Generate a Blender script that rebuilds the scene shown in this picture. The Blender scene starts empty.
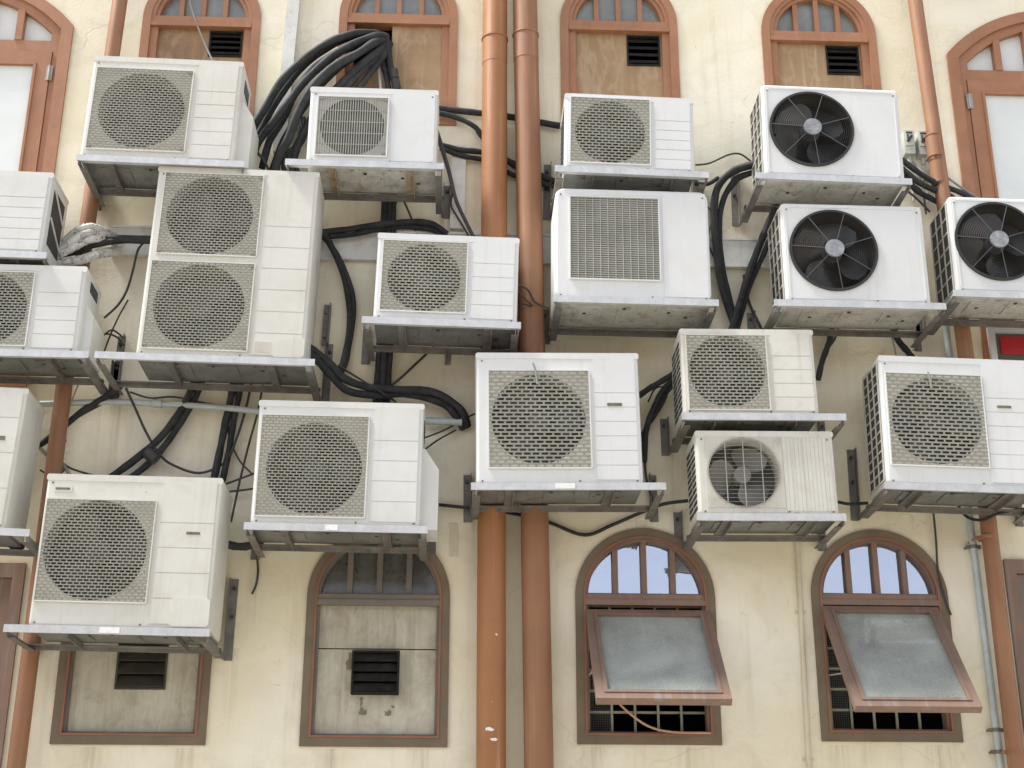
import bpy, math, random
from mathutils import Vector, Matrix
from mathutils.geometry import tessellate_polygon
random.seed(7)
R = math.radians
scene = bpy.context.scene
COL = scene.collection
SIN, COS, PI = math.sin, math.cos, math.pi

# ------------------------------------------------------------------ camera
F = 1422.0; D = 7.3; PITCH = R(20.7); YAW = R(2.25); ROLL = R(0.15)
CAM = Vector((0, -D, 1.6))
CM = Matrix.Rotation(-YAW, 3, 'Z') @ Matrix.Rotation(R(90) + PITCH, 3, 'X') @ Matrix.Rotation(ROLL, 3, 'Z')
cam = bpy.data.cameras.new('camera'); co = bpy.data.objects.new('camera', cam); COL.objects.link(co)
co.matrix_world = Matrix.Translation(CAM) @ CM.to_4x4()
cam.sensor_width = 36; cam.lens = F / 1024 * 36; cam.clip_start = .05; cam.clip_end = 500
scene.camera = co

def P(px, py, d=0.0):
    """point on the plane d metres in front of the wall seen at a photo position (used to survey sizes)"""
    v = CM @ Vector(((px - 512) / F, (384 - py) / F, -1))
    t = (-d - CAM.y) / v.y
    return CAM + v * t

# ------------------------------------------------------------------ materials
def srgb(r, g, b):
    f = lambda c: (c / 255 / 12.92) if c / 255 <= .04045 else ((c / 255 + .055) / 1.055) ** 2.4
    return (f(r), f(g), f(b), 1)
def nn(nt, t, **kw):
    n = nt.nodes.new(t)
    for k, v in kw.items(): setattr(n, k, v)
    return n
def coords(nt, scale=(1, 1, 1), rnd=True):
    L = nt.links
    tc = nn(nt, 'ShaderNodeTexCoord'); mp = nn(nt, 'ShaderNodeMapping'); mp.inputs['Scale'].default_value = scale
    L.new(tc.outputs['Object'], mp.inputs['Vector'])
    if rnd:
        oi = nn(nt, 'ShaderNodeObjectInfo'); ml = nn(nt, 'ShaderNodeMath', operation='MULTIPLY'); ml.inputs[1].default_value = 57.0
        L.new(oi.outputs['Random'], ml.inputs[0])
        cb = nn(nt, 'ShaderNodeCombineXYZ')
        for i in range(3): L.new(ml.outputs[0], cb.inputs[i])
        L.new(cb.outputs[0], mp.inputs['Location'])
    return mp.outputs[0]
def noise(nt, vec, scale, detail=6, rough=.6, dist=0):
    n = nn(nt, 'ShaderNodeTexNoise'); n.inputs['Scale'].default_value = scale; n.inputs['Detail'].default_value = detail
    n.inputs['Roughness'].default_value = rough; n.inputs['Distortion'].default_value = dist
    nt.links.new(vec, n.inputs['Vector']); return n.outputs['Fac']
def ramp(nt, fac, a, b, c0=(0, 0, 0, 1), c1=(1, 1, 1, 1)):
    r = nn(nt, 'ShaderNodeValToRGB'); r.color_ramp.elements[0].position = a; r.color_ramp.elements[1].position = b
    r.color_ramp.elements[0].color = c0; r.color_ramp.elements[1].color = c1
    nt.links.new(fac, r.inputs['Fac']); return r.outputs['Color']
def mix(nt, fac, a, b, mode='MIX'):
    m = nn(nt, 'ShaderNodeMix', data_type='RGBA', blend_type=mode)
    for s, v in ((m.inputs[0], fac), (m.inputs[6], a), (m.inputs[7], b)):
        if isinstance(v, (float, int, tuple)): s.default_value = v
        else: nt.links.new(v, s)
    return m.outputs[2]
def mul(nt, a, k):
    m = nn(nt, 'ShaderNodeMath', operation='MULTIPLY'); nt.links.new(a, m.inputs[0])
    if isinstance(k, (float, int)): m.inputs[1].default_value = k
    else: nt.links.new(k, m.inputs[1])
    return m.outputs[0]
def tide(name, line, amt, scale=2.2, drip=None, dk=.45):
    m = M[name]; nt = m.node_tree; p = nt.nodes['Principled BSDF']; src = p.inputs['Base Color'].links[0].from_socket
    n = noise(nt, coords(nt, (1.6, 1.6, .6)), scale, 4, .55, .6)
    d = nn(nt, 'ShaderNodeMath', operation='SUBTRACT'); nt.links.new(n, d.inputs[0]); d.inputs[1].default_value = .5
    a = nn(nt, 'ShaderNodeMath', operation='ABSOLUTE'); nt.links.new(d.outputs[0], a.inputs[0])
    col = mix(nt, mul(nt, ramp(nt, a.outputs[0], .004, .03, (1, 1, 1, 1), (0, 0, 0, 1)), amt), src, line)
    if drip: col = mix(nt, mul(nt, ramp(nt, noise(nt, coords(nt, (14, 14, .9)), 1, 6, .7, .4), .50, .68), dk), col, drip)
    nt.links.new(col, p.inputs['Base Color'])
def newmat(name):
    m = bpy.data.materials.new(name); m.use_nodes = True; nt = m.node_tree
    return m, nt, nt.nodes['Principled BSDF']
def bump(nt, h, p, strength=.3, dist=.01):
    b = nn(nt, 'ShaderNodeBump'); b.inputs['Strength'].default_value = strength; b.inputs['Distance'].default_value = dist
    nt.links.new(h, b.inputs['Height']); nt.links.new(b.outputs[0], p.inputs['Normal'])
def pm(name, c1, c2, scale=6, rough=.5, metal=0, dirt=None, dirt_amt=.4, streak=None, streak_amt=.35, bmp=0, bscale=60, spec=.5, spot=None, spot_t=.66):
    m, nt, p = newmat(name); v = coords(nt)
    col = ramp(nt, noise(nt, v, scale), .3, .7, c1, c2)
    if dirt:
        n = ramp(nt, noise(nt, v, scale * 2.3, 8, .7, .6), .48, .72)
        col = mix(nt, mul(nt, n, dirt_amt), col, dirt)
    if streak:
        vs = coords(nt, (26, 26, 1.1)); n = ramp(nt, noise(nt, vs, 1, 4, .6), .55, .8)
        col = mix(nt, mul(nt, n, streak_amt), col, streak)
    if spot:
        n = ramp(nt, noise(nt, v, scale * 6, 5, .6), spot_t, spot_t + .05)
        col = mix(nt, n, col, spot)
    nt.links.new(col, p.inputs['Base Color'])
    p.inputs['Metallic'].default_value = metal; p.inputs['Specular IOR Level'].default_value = spec
    rr = nn(nt, 'ShaderNodeMapRange'); rr.inputs[3].default_value = max(.02, rough - .1); rr.inputs[4].default_value = min(1, rough + .12)
    nt.links.new(noise(nt, v, scale * 4), rr.inputs[0]); nt.links.new(rr.outputs[0], p.inputs['Roughness'])
    if bmp: bump(nt, noise(nt, v, bscale, 5), p, bmp, .004)
    return m

M = {}
# cream plaster wall
DRIPS = [(108, 205, .07, .5), (442, 212, .07, .4), (238, 200, .10, .5), (548, 218, .06, .5), (700, 190, .10, .5), (740, 222, .07, .5), (900, 215, .07, .5), (376, 358, .06, .4), (515, 350, .09, .5), (556, 340, .07, .5), (700, 330, .09, .6), (670, 446, .05, .6), (688, 540, .05, .6), (836, 540, .06, .5), (855, 510, .05, .7), (640, 520, .08, .6), (475, 516, .06, .5), (432, 553, .05, .6), (258, 550, .06, .5), (232, 648, .05, .5), (118, 395, .09, .6), (318, 398, .08, .5), (60, 372, .12, .5), (595, 747, .10, .4), (690, 747, .09, .5), (840, 745, .08, .4), (940, 745, .1, .5), (330, 749, .1, .4), (420, 749, .09, .5), (90, 747, .1, .4), (185, 748, .08, .4)]
def wall_mat():
    m, nt, p = newmat('cream_plaster'); v = coords(nt, rnd=False); L = nt.links
    col = ramp(nt, noise(nt, v, .9, 8, .62, .5), .34, .66, (.73, .665, .475, 1), (.83, .795, .67, 1))
    col = mix(nt, mul(nt, ramp(nt, noise(nt, v, 3.7, 9, .68, .8), .5, .72), .34), col, (.53, .46, .33, 1))
    col = mix(nt, mul(nt, ramp(nt, noise(nt, v, 1.7, 7, .6, 1.2), .56, .62), .35), col, (.74, .69, .58, 1))   # repainted patches
    vs = coords(nt, (9, 9, .42), False)
    col = mix(nt, mul(nt, ramp(nt, noise(nt, vs, 1, 6, .65), .54, .78), .32), col, (.33, .275, .19, 1))          # rain streaks
    col = mix(nt, mul(nt, ramp(nt, noise(nt, v, 9, 10, .75, 1.5), .62, .70), .32), col, (.25, .21, .15, 1))     # grime spots
    geo = nn(nt, 'ShaderNodeSeparateXYZ'); L.new(v, geo.inputs[0])
    wob = noise(nt, v, 3, 3); fine = ramp(nt, noise(nt, coords(nt, (34, 34, 1.6), False), 1, 5, .7), .38, .66); tot = None
    def mth(op, a, b=None, c=None):
        m_ = nn(nt, 'ShaderNodeMath', operation=op)
        for i, q_ in enumerate((a, b, c)):
            if q_ is None: continue
            if isinstance(q_, (int, float)): m_.inputs[i].default_value = q_
            else: L.new(q_, m_.inputs[i])
        return m_.outputs[0]
    xw = mth('MULTIPLY_ADD', wob, .06, geo.outputs[0])
    for (px, py, wd_, ln) in DRIPS:
        c_ = P(px, py)
        fx = mth('SUBTRACT', 1.0, mth('DIVIDE', mth('ABSOLUTE', mth('SUBTRACT', xw, c_.x + .03)), wd_))
        dz = mth('SUBTRACT', c_.z, geo.outputs[2])
        f_ = mth('MULTIPLY', mth('MAXIMUM', fx, 0.0), mth('MULTIPLY', mth('GREATER_THAN', dz, 0.0), mth('MAXIMUM', mth('SUBTRACT', 1.0, mth('DIVIDE', dz, ln)), 0.0)))
        tot = f_ if tot is None else mth('MAXIMUM', tot, f_)
    col = mix(nt, mul(nt, mth('MULTIPLY', tot, fine), .5), col, (.24, .165, .09, 1))
    # hairline cracks
    vd = nn(nt, 'ShaderNodeVectorMath', operation='ADD'); nz = nn(nt, 'ShaderNodeTexNoise'); nz.inputs['Scale'].default_value = 2.2; nz.inputs['Detail'].default_value = 6
    L.new(v, nz.inputs['Vector']); sc = nn(nt, 'ShaderNodeVectorMath', operation='SCALE'); sc.inputs['Scale'].default_value = .5
    L.new(nz.outputs['Color'], sc.inputs[0]); L.new(v, vd.inputs[0]); L.new(sc.outputs[0], vd.inputs[1])
    vo = nn(nt, 'ShaderNodeTexVoronoi', feature='DISTANCE_TO_EDGE'); vo.inputs['Scale'].default_value = .85
    L.new(vd.outputs[0], vo.inputs['Vector'])
    cr = ramp(nt, vo.outputs['Distance'], .0, .006, (1, 1, 1, 1), (0, 0, 0, 1))
    crm = mul(nt, cr, ramp(nt, noise(nt, v, 1.1, 3), .5, .6))
    col = mix(nt, mul(nt, crm, .12), col, (.22, .18, .12, 1))
    L.new(col, p.inputs['Base Color']); p.inputs['Roughness'].default_value = .9; p.inputs['Specular IOR Level'].default_value = .2
    h = mix(nt, .35, noise(nt, v, 5, 8, .6), noise(nt, v, 60, 4, .6))
    h2 = mix(nt, mul(nt, crm, .5), h, (0, 0, 0, 1))
    bump(nt, h2, p, .28, .02)
    return m
M['wall'] = wall_mat()
W1, W2 = (.60, .605, .575, 1), (.68, .685, .665, 1)
M['white'] = pm('aged_white_enamel', W1, W2, 3, .42, 0, (.57, .545, .47, 1), .45, (.47, .43, .35, 1), .35, .05, 40, spot=(.30, .20, .12, 1), spot_t=.75)
M['white_cream'] = pm('cream_aged_enamel', (.59, .585, .53, 1), (.66, .655, .61, 1), 3, .42, 0, (.54, .505, .42, 1), .5, (.45, .40, .31, 1), .38, .05, 40, spot=(.28, .18, .10, 1), spot_t=.74)
M['white_clean'] = pm('white_enamel', (.64, .65, .645, 1), (.69, .70, .70, 1), 2.5, .38, 0, (.60, .575, .50, 1), .42, (.50, .45, .36, 1), .3, .04, 40, spot=(.33, .24, .16, 1), spot_t=.765)
M['white_yellow'] = pm('yellowed_white_enamel', (.58, .57, .51, 1), (.66, .65, .60, 1), 3, .45, 0, (.47, .43, .34, 1), .55, (.36, .30, .21, 1), .5, .05, 40, spot=(.25, .15, .08, 1), spot_t=.71)
M['wire'] = pm('dusty_grille_plastic', (.235, .23, .19, 1), (.31, .305, .255, 1), 5, .6, 0, (.17, .16, .125, 1), .5)
M['wire_grey'] = pm('grey_grille_wire', (.32, .32, .285, 1), (.41, .41, .37, 1), 6, .5)
M['wire_mid'] = pm('grey_guard_wire', (.26, .255, .22, 1), (.35, .34, .30, 1), 6, .5)
M['gpanel'] = pm('dusty_beige_panel', (.49, .47, .405, 1), (.58, .56, .49, 1), 5, .7, 0, (.25, .22, .16, 1), .5)
M['gpanel_grey'] = pm('dusty_grey_fins', (.19, .185, .16, 1), (.27, .265, .235, 1), 9, .7, 0, (.12, .11, .09, 1), .5)
M['pan_dark'] = pm('dull_galvanised_pan', (.15, .155, .15, 1), (.26, .265, .255, 1), 6, .45, .35, (.12, .10, .075, 1), .7, spot=(.05, .045, .035, 1), spot_t=.64)
M['filter'] = pm('dusty_filter_mat', (.13, .125, .10, 1), (.22, .21, .175, 1), 8, .85, 0, (.07, .065, .05, 1), .6)
M['cavity'] = pm('sooty_fan_shroud', (.085, .082, .075, 1), (.125, .12, .11, 1), 8, .75)
M['cavity_brown'] = pm('dark_brown_shroud', (.016, .014, .012, 1), (.05, .04, .03, 1), 8, .35)
M['blade'] = pm('grey_fan_blade', (.12, .117, .115, 1), (.17, .165, .16, 1), 5, .5, 0, (.08, .07, .05, 1), .5)
M['blade_pale'] = pm('dusty_pale_blade', (.17, .165, .15, 1), (.24, .232, .21, 1), 5, .6, 0, (.18, .165, .13, 1), .5)
M['blade_black'] = pm('black_fan_blade', (.022, .022, .022, 1), (.05, .048, .045, 1), 6, .3)
M['hub'] = pm('scuffed_silver_hub', (.20, .205, .215, 1), (.40, .41, .42, 1), 34, .4, .3, (.12, .12, .13, 1), .6)
M['black_wire'] = pm('black_wire_guard', (.015, .015, .015, 1), (.03, .028, .027, 1), 8, .6)
M['spoke'] = pm('grey_guard_spoke', (.075, .075, .07, 1), (.12, .12, .115, 1), 8, .4)
M['fins'] = pm('dark_condenser_fins', (.02, .022, .022, 1), (.06, .06, .058, 1), 30, .6)
M['galv'] = pm('galvanised_steel', (.50, .51, .515, 1), (.62, .63, .64, 1), 14, .4, .3, (.38, .36, .33, 1), .45, (.3, .25, .2, 1), .2, .05, 30)
M['galv_dark'] = pm('weathered_steel_angle', (.13, .125, .115, 1), (.23, .225, .21, 1), 12, .6, .25, (.17, .095, .05, 1), .75, (.09, .07, .05, 1), .5)
M['rust'] = pm('rusty_steel_bar', (.28, .20, .13, 1), (.42, .34, .24, 1), 12, .8, .1, (.15, .07, .03, 1), .7)
M['pan'] = pm('grey_base_pan', (.43, .425, .39, 1), (.58, .57, .52, 1), 7, .5, .15, (.22, .16, .10, 1), .8, spot=(.07, .05, .035, 1), spot_t=.64)
M['cable'] = pm('black_foam_insulation', (.020, .022, .024, 1), (.045, .047, .05, 1), 9, .72, 0, (.085, .08, .07, 1), .5, spec=.25, bmp=.35, bscale=45)
M['wire_thin'] = pm('thin_dark_wire', (.03, .03, .03, 1), (.06, .058, .052, 1), 9, .6)
M['wire_greyt'] = pm('thin_grey_wire', (.22, .22, .2, 1), (.33, .33, .31, 1), 9, .6)
M['pipe'] = pm('terracotta_painted_pipe', (.295, .128, .047, 1), (.37, .165, .065, 1), 3, .52, 0, (.30, .12, .07, 1), .55, (.60, .38, .25, 1), .6, .06, 30, spot=(.66, .60, .52, 1), spot_t=.72)
M['pipe_dull'] = pm('dull_terracotta_pipe', (.25, .118, .055, 1), (.31, .15, .075, 1), 3, .55, 0, (.25, .11, .07, 1), .55, (.5, .32, .22, 1), .5, .06, 30, spot=(.6, .54, .46, 1), spot_t=.73)
M['conduit'] = pm('pale_blue_grey_conduit', (.40, .46, .46, 1), (.52, .57, .56, 1), 6, .4, .1, (.3, .3, .27, 1), .5)
M['cream'] = pm('cream_painted_conduit', (.58, .52, .39, 1), (.68, .62, .49, 1), 5, .7, 0, (.4, .34, .23, 1), .4)
M['trunk'] = pm('off_white_trunking', (.60, .61, .58, 1), (.72, .72, .69, 1), 4, .55, 0, (.42, .38, .30, 1), .6, (.42, .36, .27, 1), .35)
M['brown'] = pm('brown_window_paint', (.30, .135, .066, 1), (.37, .175, .088, 1), 5, .5, 0, (.24, .105, .055, 1), .5, (.46, .26, .16, 1), .3, .1, 30)
M['brown_old'] = pm('faded_red_brown_paint', (.165, .115, .09, 1), (.235, .15, .11, 1), 6, .6, 0, (.30, .135, .075, 1), .5, (.27, .26, .25, 1), .8, .1, 30)
M['bead'] = pm('red_lead_bead', (.22, .095, .055, 1), (.29, .125, .072, 1), 7, .6, 0, (.16, .125, .105, 1), .85)
M['grey_frame'] = pm('grey_brown_frame_paint', (.125, .118, .102, 1), (.18, .165, .14, 1), 5, .6, 0, (.30, .12, .065, 1), .4, (.13, .125, .12, 1), .3, .1, 30)
M['surround'] = pm('olive_brown_surround', (.135, .108, .074, 1), (.19, .152, .104, 1), 6, .8, 0, (.26, .12, .07, 1), .4, bmp=.2, bscale=40)
M['board_tan'] = pm('water_stained_tan_board', (.31, .20, .105, 1), (.42, .29, .165, 1), 3, .75, 0, (.26, .155, .075, 1), .5, (.62, .52, .37, 1), .6, .1, 20)
M['board_dark'] = pm('brown_varnished_board', (.22, .125, .062, 1), (.32, .20, .105, 1), 3, .6, 0, (.14, .07, .035, 1), .5, (.36, .23, .13, 1), .6, .1, 20)
M['board_grey'] = pm('stained_grey_cement_board', (.40, .375, .29, 1), (.55, .525, .43, 1), 3.2, .85, 0, (.24, .21, .145, 1), .65, (.28, .24, .16, 1), .35, .2, 25, spot=(.16, .12, .075, 1), spot_t=.72)
tide('board_tan', (.55, .46, .33, 1), .25, 2.4, (.30, .165, .07, 1)); tide('board_dark', (.40, .28, .17, 1), .5, 2.4, (.38, .22, .10, 1)); tide('board_grey', (.66, .65, .57, 1), .2, 2.6, (.24, .205, .13, 1))
M['louvre'] = pm('black_louvre', (.009, .009, .008, 1), (.022, .02, .018, 1), 8, .7, 0, (.06, .05, .035, 1), .5, spec=.2)
M['louvre_green'] = pm('dusty_dark_louvre', (.035, .035, .028, 1), (.06, .058, .045, 1), 8, .5, 0, (.1, .09, .065, 1), .5)
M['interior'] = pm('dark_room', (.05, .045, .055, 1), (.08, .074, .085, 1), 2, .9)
M['iron'] = pm('painted_iron_bar', (.26, .25, .18, 1), (.34, .33, .25, 1), 9, .6)
M['mesh_screen'] = pm('grey_mesh_screen', (.13, .13, .12, 1), (.21, .21, .195, 1), 9, .6)
M['steel'] = pm('dull_steel_hinge', (.30, .28, .25, 1), (.42, .40, .37, 1), 20, .5, .3)
M['film'] = pm('frosted_white_pane', (.66, .70, .69, 1), (.76, .79, .78, 1), 2, .4, 0, (.60, .62, .59, 1), .3, spec=.25)
M['foil'] = pm('crumpled_silver_wrap', (.58, .57, .53, 1), (.80, .79, .75, 1), 9, .55, 0, (.10, .09, .08, 1), .8, bmp=1.0, bscale=16, spot=(.03, .03, .028, 1), spot_t=.6)
M['switchbox'] = pm('grey_green_plastic', (.46, .49, .43, 1), (.55, .57, .51, 1), 6, .5, 0, (.35, .33, .26, 1), .4)
M['ink'] = pm('dark_ink', (.02, .022, .025, 1), (.05, .052, .055, 1), 9, .5)
M['badge_bar'] = pm('dull_olive_badge', (.10, .09, .055, 1), (.2, .185, .12, 1), 60, .4)
M['soot'] = pm('brown_soot', (.14, .12, .08, 1), (.26, .23, .16, 1), 22, .9)
M['house_wall'] = pm('terracotta_plaster', (.30, .16, .10, 1), (.40, .22, .14, 1), 2, .9)
M['house_roof'] = pm('clay_roof', (.22, .10, .07, 1), (.30, .14, .09, 1), 5, .9)
M['red'] = pm('red_sign_paint', (.33, .012, .016, 1), (.42, .02, .024, 1), 4, .4)
M['sign_grey'] = pm('dark_grey_board', (.075, .073, .066, 1), (.11, .105, .095, 1), 4, .55)
M['alu'] = pm('white_aluminium', (.55, .56, .56, 1), (.66, .67, .67, 1), 6, .35, .3)
M['sticker'] = pm('white_sticker', (.78, .78, .76, 1), (.85, .85, .84, 1), 30, .4, 0, (.3, .3, .3, 1), .4)
M['timber'] = pm('raw_timber_stick', (.40, .22, .13, 1), (.5, .3, .19, 1), 9, .6)
M['ground'] = pm('sunlit_concrete', (.35, .33, .285, 1), (.43, .41, .36, 1), 2, .9, bmp=.3, bscale=30)

def glass_mat(name, tint, refl, rough, dust, dust_lo, dust_hi, dscale=6, wob=.07):
    m, nt, p = newmat(name); L = nt.links; v = coords(nt)
    out = nt.nodes['Material Output']
    tr = nn(nt, 'ShaderNodeBsdfTransparent'); tr.inputs[0].default_value = tint
    p.inputs['Base Color'].default_value = dust; p.inputs['Roughness'].default_value = .55
    n1 = noise(nt, v, dscale, 9, .65, .7) if not name.startswith('dusty_window') else noise(nt, v, dscale, 3, .5, .2)
    n2 = ramp(nt, noise(nt, coords(nt, (30, 30, 2)), 1, 4), .35, .75)
    n1 = mix(nt, .5, n1, noise(nt, v, 130, 6, .8)) if name.startswith('dusty_window') else n1
    fac = nn(nt, 'ShaderNodeMapRange'); fac.inputs[1].default_value = .3; fac.inputs[2].default_value = .7
    fac.inputs[3].default_value = dust_lo; fac.inputs[4].default_value = dust_hi
    L.new(mix(nt, .03 if name.startswith('dusty_window') else .12, n1, n2), fac.inputs[0])
    a = nn(nt, 'ShaderNodeMixShader'); L.new(fac.outputs[0], a.inputs[0]); L.new(tr.outputs[0], a.inputs[1]); L.new(p.outputs[0], a.inputs[2])
    gl = nn(nt, 'ShaderNodeBsdfGlossy'); gl.inputs['Roughness'].default_value = rough; gl.inputs[0].default_value = (.80, .85, 1, 1) if name.startswith('reflective') else (.92, .94, 1, 1)
    b = nn(nt, 'ShaderNodeBump'); b.inputs['Strength'].default_value = wob; b.inputs['Distance'].default_value = .02
    L.new(noise(nt, v, 5, 2), b.inputs['Height']); L.new(b.outputs[0], gl.inputs['Normal'])
    fr = nn(nt, 'ShaderNodeFresnel'); fr.inputs['IOR'].default_value = 1.5
    ad = nn(nt, 'ShaderNodeMath', operation='ADD'); ad.inputs[1].default_value = refl; ad.use_clamp = True; L.new(fr.outputs[0], ad.inputs[0])
    c = nn(nt, 'ShaderNodeMixShader'); L.new(ad.outputs[0], c.inputs[0]); L.new(a.outputs[0], c.inputs[1]); L.new(gl.outputs[0], c.inputs[2])
    L.new(c.outputs[0], out.inputs['Surface']); return m
M['glass_dusty'] = glass_mat('dusty_window_glass', (.93, .95, .94, 1), .07, .06, (.62, .66, .61, 1), .30, .82, 4, .02)
M['glass_sky'] = glass_mat('reflective_old_glass', (.4, .42, .5, 1), .42, .03, (.5, .5, .52, 1), .05, .25, 4)
M['glass_dark'] = glass_mat('grimy_dark_glass', (.4, .42, .4, 1), .02, .15, (.16, .165, .145, 1), .3, .7, 5)
M['glass_mid'] = glass_mat('dusty_fanlight_glass', (.4, .42, .4, 1), .02, .3, (.27, .285, .26, 1), .55, .95, 5)

# ------------------------------------------------------------------ mesh builder
class MB:
    def __init__(s): s.v = []; s.f = []
    def add(s, vs, fs):
        o = len(s.v); s.v += [Vector(a) for a in vs]; s.f += [tuple(i + o for i in f) for f in fs]; return s
    def box(s, x0, x1, y0, y1, z0, z1):
        return s.add([(x, y, z) for x in (x0, x1) for y in (y0, y1) for z in (z0, z1)],
              [(0, 1, 3, 2), (4, 6, 7, 5), (0, 4, 5, 1), (2, 3, 7, 6), (0, 2, 6, 4), (1, 5, 7, 3)])
    def bar(s, p, q, w, h, up=(0, 0, 1)):
        p, q = Vector(p), Vector(q); d = (q - p).normalized(); u = Vector(up)
        a = d.cross(u)
        if a.length < 1e-4: a = d.cross(Vector((1, 0, 0)))
        a.normalize(); b = a.cross(d).normalized(); a *= w / 2; b *= h / 2
        return s.add([p - a - b, p + a - b, p + a + b, p - a + b, q - a - b, q + a - b, q + a + b, q - a + b],
              [(3, 2, 1, 0), (4, 5, 6, 7), (0, 1, 5, 4), (1, 2, 6, 5), (2, 3, 7, 6), (3, 0, 4, 7)])
    def angle(s, p, q, w, h, t, up=(0, 0, 1)):          # L-section steel: flat leg w wide, upright leg h high
        p, q = Vector(p), Vector(q); d = (q - p).normalized(); u = Vector(up); a = d.cross(u).normalized(); b = a.cross(d).normalized()
        prof = [(0, 0), (w, 0), (w, -t), (t, -t), (t, -h), (0, -h)]; vs = []
        for o in (p, q): vs += [o + a * i + b * j for i, j in prof]
        fs = [(0, 1, 2, 3), (0, 3, 4, 5), (9, 8, 7, 6), (11, 10, 9, 6)] + [(i, i + 6, (i + 1) % 6 + 6, (i + 1) % 6) for i in range(6)]
        return s.add(vs, fs)
    def tube(s, pts, r, n=8, smooth=4, taper=None):
        pts = [Vector(p) for p in pts]
        if smooth and len(pts) > 2:
            q = [pts[0] * 2 - pts[1]] + pts + [pts[-1] * 2 - pts[-2]]; out = []
            for i in range(1, len(q) - 2):
                for k in range(smooth):
                    t = k / smooth; a, b, c, d = q[i - 1], q[i], q[i + 1], q[i + 2]
                    out.append(.5 * ((2 * b) + (c - a) * t + (2 * a - 5 * b + 4 * c - d) * t * t + (3 * b - a - 3 * c + d) * t ** 3))
            out.append(pts[-1]); pts = out
        N = len(pts); tg = [(pts[min(i + 1, N - 1)] - pts[max(i - 1, 0)]).normalized() for i in range(N)]
        up = Vector((0, 1, 0)) if abs(tg[0].y) < .9 else Vector((1, 0, 0))
        a = (up - tg[0] * up.dot(tg[0])).normalized(); vs = []
        for i in range(N):
            a = (a - tg[i] * a.dot(tg[i])).normalized(); b = tg[i].cross(a)
            rr = r(i / (N - 1)) if callable(r) else r
            vs += [pts[i] + (a * COS(2 * PI * k / n) + b * SIN(2 * PI * k / n)) * rr for k in range(n)]
        fs = [(i * n + k, i * n + (k + 1) % n, (i + 1) * n + (k + 1) % n, (i + 1) * n + k) for i in range(N - 1) for k in range(n)]
        fs += [tuple(range(n))[::-1], tuple((N - 1) * n + k for k in range(n))]
        return s.add(vs, fs)
    def plate(s, outer, holes, y0, y1, back=True):      # flat plate in XZ, y0 front, y1 back
        loops = [outer] + list(holes); flat = [p for l in loops for p in l]
        tris = tessellate_polygon([[Vector((x, z, 0)) for x, z in l] for l in loops]); n = len(flat)
        vs = [(x, y0, z) for x, z in flat] + [(x, y1, z) for x, z in flat]; fs = []
        for t in tris:
            a, b, c = [flat[i] for i in t]
            cr = (b[0] - a[0]) * (c[1] - a[1]) - (b[1] - a[1]) * (c[0] - a[0])
            t = tuple(t) if cr > 0 else tuple(t)[::-1]   # ccw in xz => normal -Y
            fs.append(t)
            if back: fs.append(tuple(i + n for i in t[::-1]))
        o = 0
        for li, l in enumerate(loops):
            k = len(l); ar = sum(l[i][0] * l[(i + 1) % k][1] - l[(i + 1) % k][0] * l[i][1] for i in range(k))
            fl = (ar > 0) == (li == 0)
            for i in range(k):
                a, b = o + i, o + (i + 1) % k
                q = (a, a + n, b + n, b)
                fs.append(q if fl else q[::-1])
            o += k
        return s.add(vs, fs)
    def ring(s, cx, cz, r0, r1, y0, y1, n=40):
        return s.plate(circ(cx, cz, r1, n), [circ(cx, cz, r0, n)], y0, y1)
    def disc(s, cx, cz, r, y0, y1, n=32): return s.plate(circ(cx, cz, r, n), [], y0, y1)
    def build(s, name, mat, parent=None, smooth=None, origin=None):
        me = bpy.data.meshes.new(name); o = Vector(origin) if origin is not None else Vector((0, 0, 0))
        me.from_pydata([tuple(v - o) for v in s.v], [], s.f); me.update()
        ob = bpy.data.objects.new(name, me); COL.objects.link(ob); me.materials.append(M[mat] if isinstance(mat, str) else mat)
        if smooth:
            for pl in me.polygons: pl.use_smooth = True
            me.set_sharp_from_angle(angle=R(smooth))
        if parent: ob.parent = parent
        else: ob.location = o
        return ob
def circ(cx, cz, r, n=40): return [(cx + r * COS(2 * PI * k / n), cz + r * SIN(2 * PI * k / n)) for k in range(n)]
def rrect(x0, x1, z0, z1, r, n=5):
    out = []
    for cx, cz, a in ((x1 - r, z0 + r, -90), (x1 - r, z1 - r, 0), (x0 + r, z1 - r, 90), (x0 + r, z0 + r, 180)):
        out += [(cx + r * COS(R(a + 90 * k / n)), cz + r * SIN(R(a + 90 * k / n))) for k in range(n + 1)]
    return out
def rect(x0, x1, z0, z1): return [(x0, z0), (x1, z0), (x1, z1), (x0, z1)]
def tag(o, label, cat, group=None, kind=None):
    if label: o['label'] = label
    if cat: o['category'] = cat
    if group: o['group'] = group
    if kind: o['kind'] = kind
    return o
def empty(name, loc, label, cat, group=None, tilt=0, kind=None):
    o = bpy.data.objects.new(name, None); COL.objects.link(o); o.location = loc; o.rotation_euler = (0, tilt, 0); o.empty_display_size = .1
    return tag(o, label, cat, group, kind)

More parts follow.
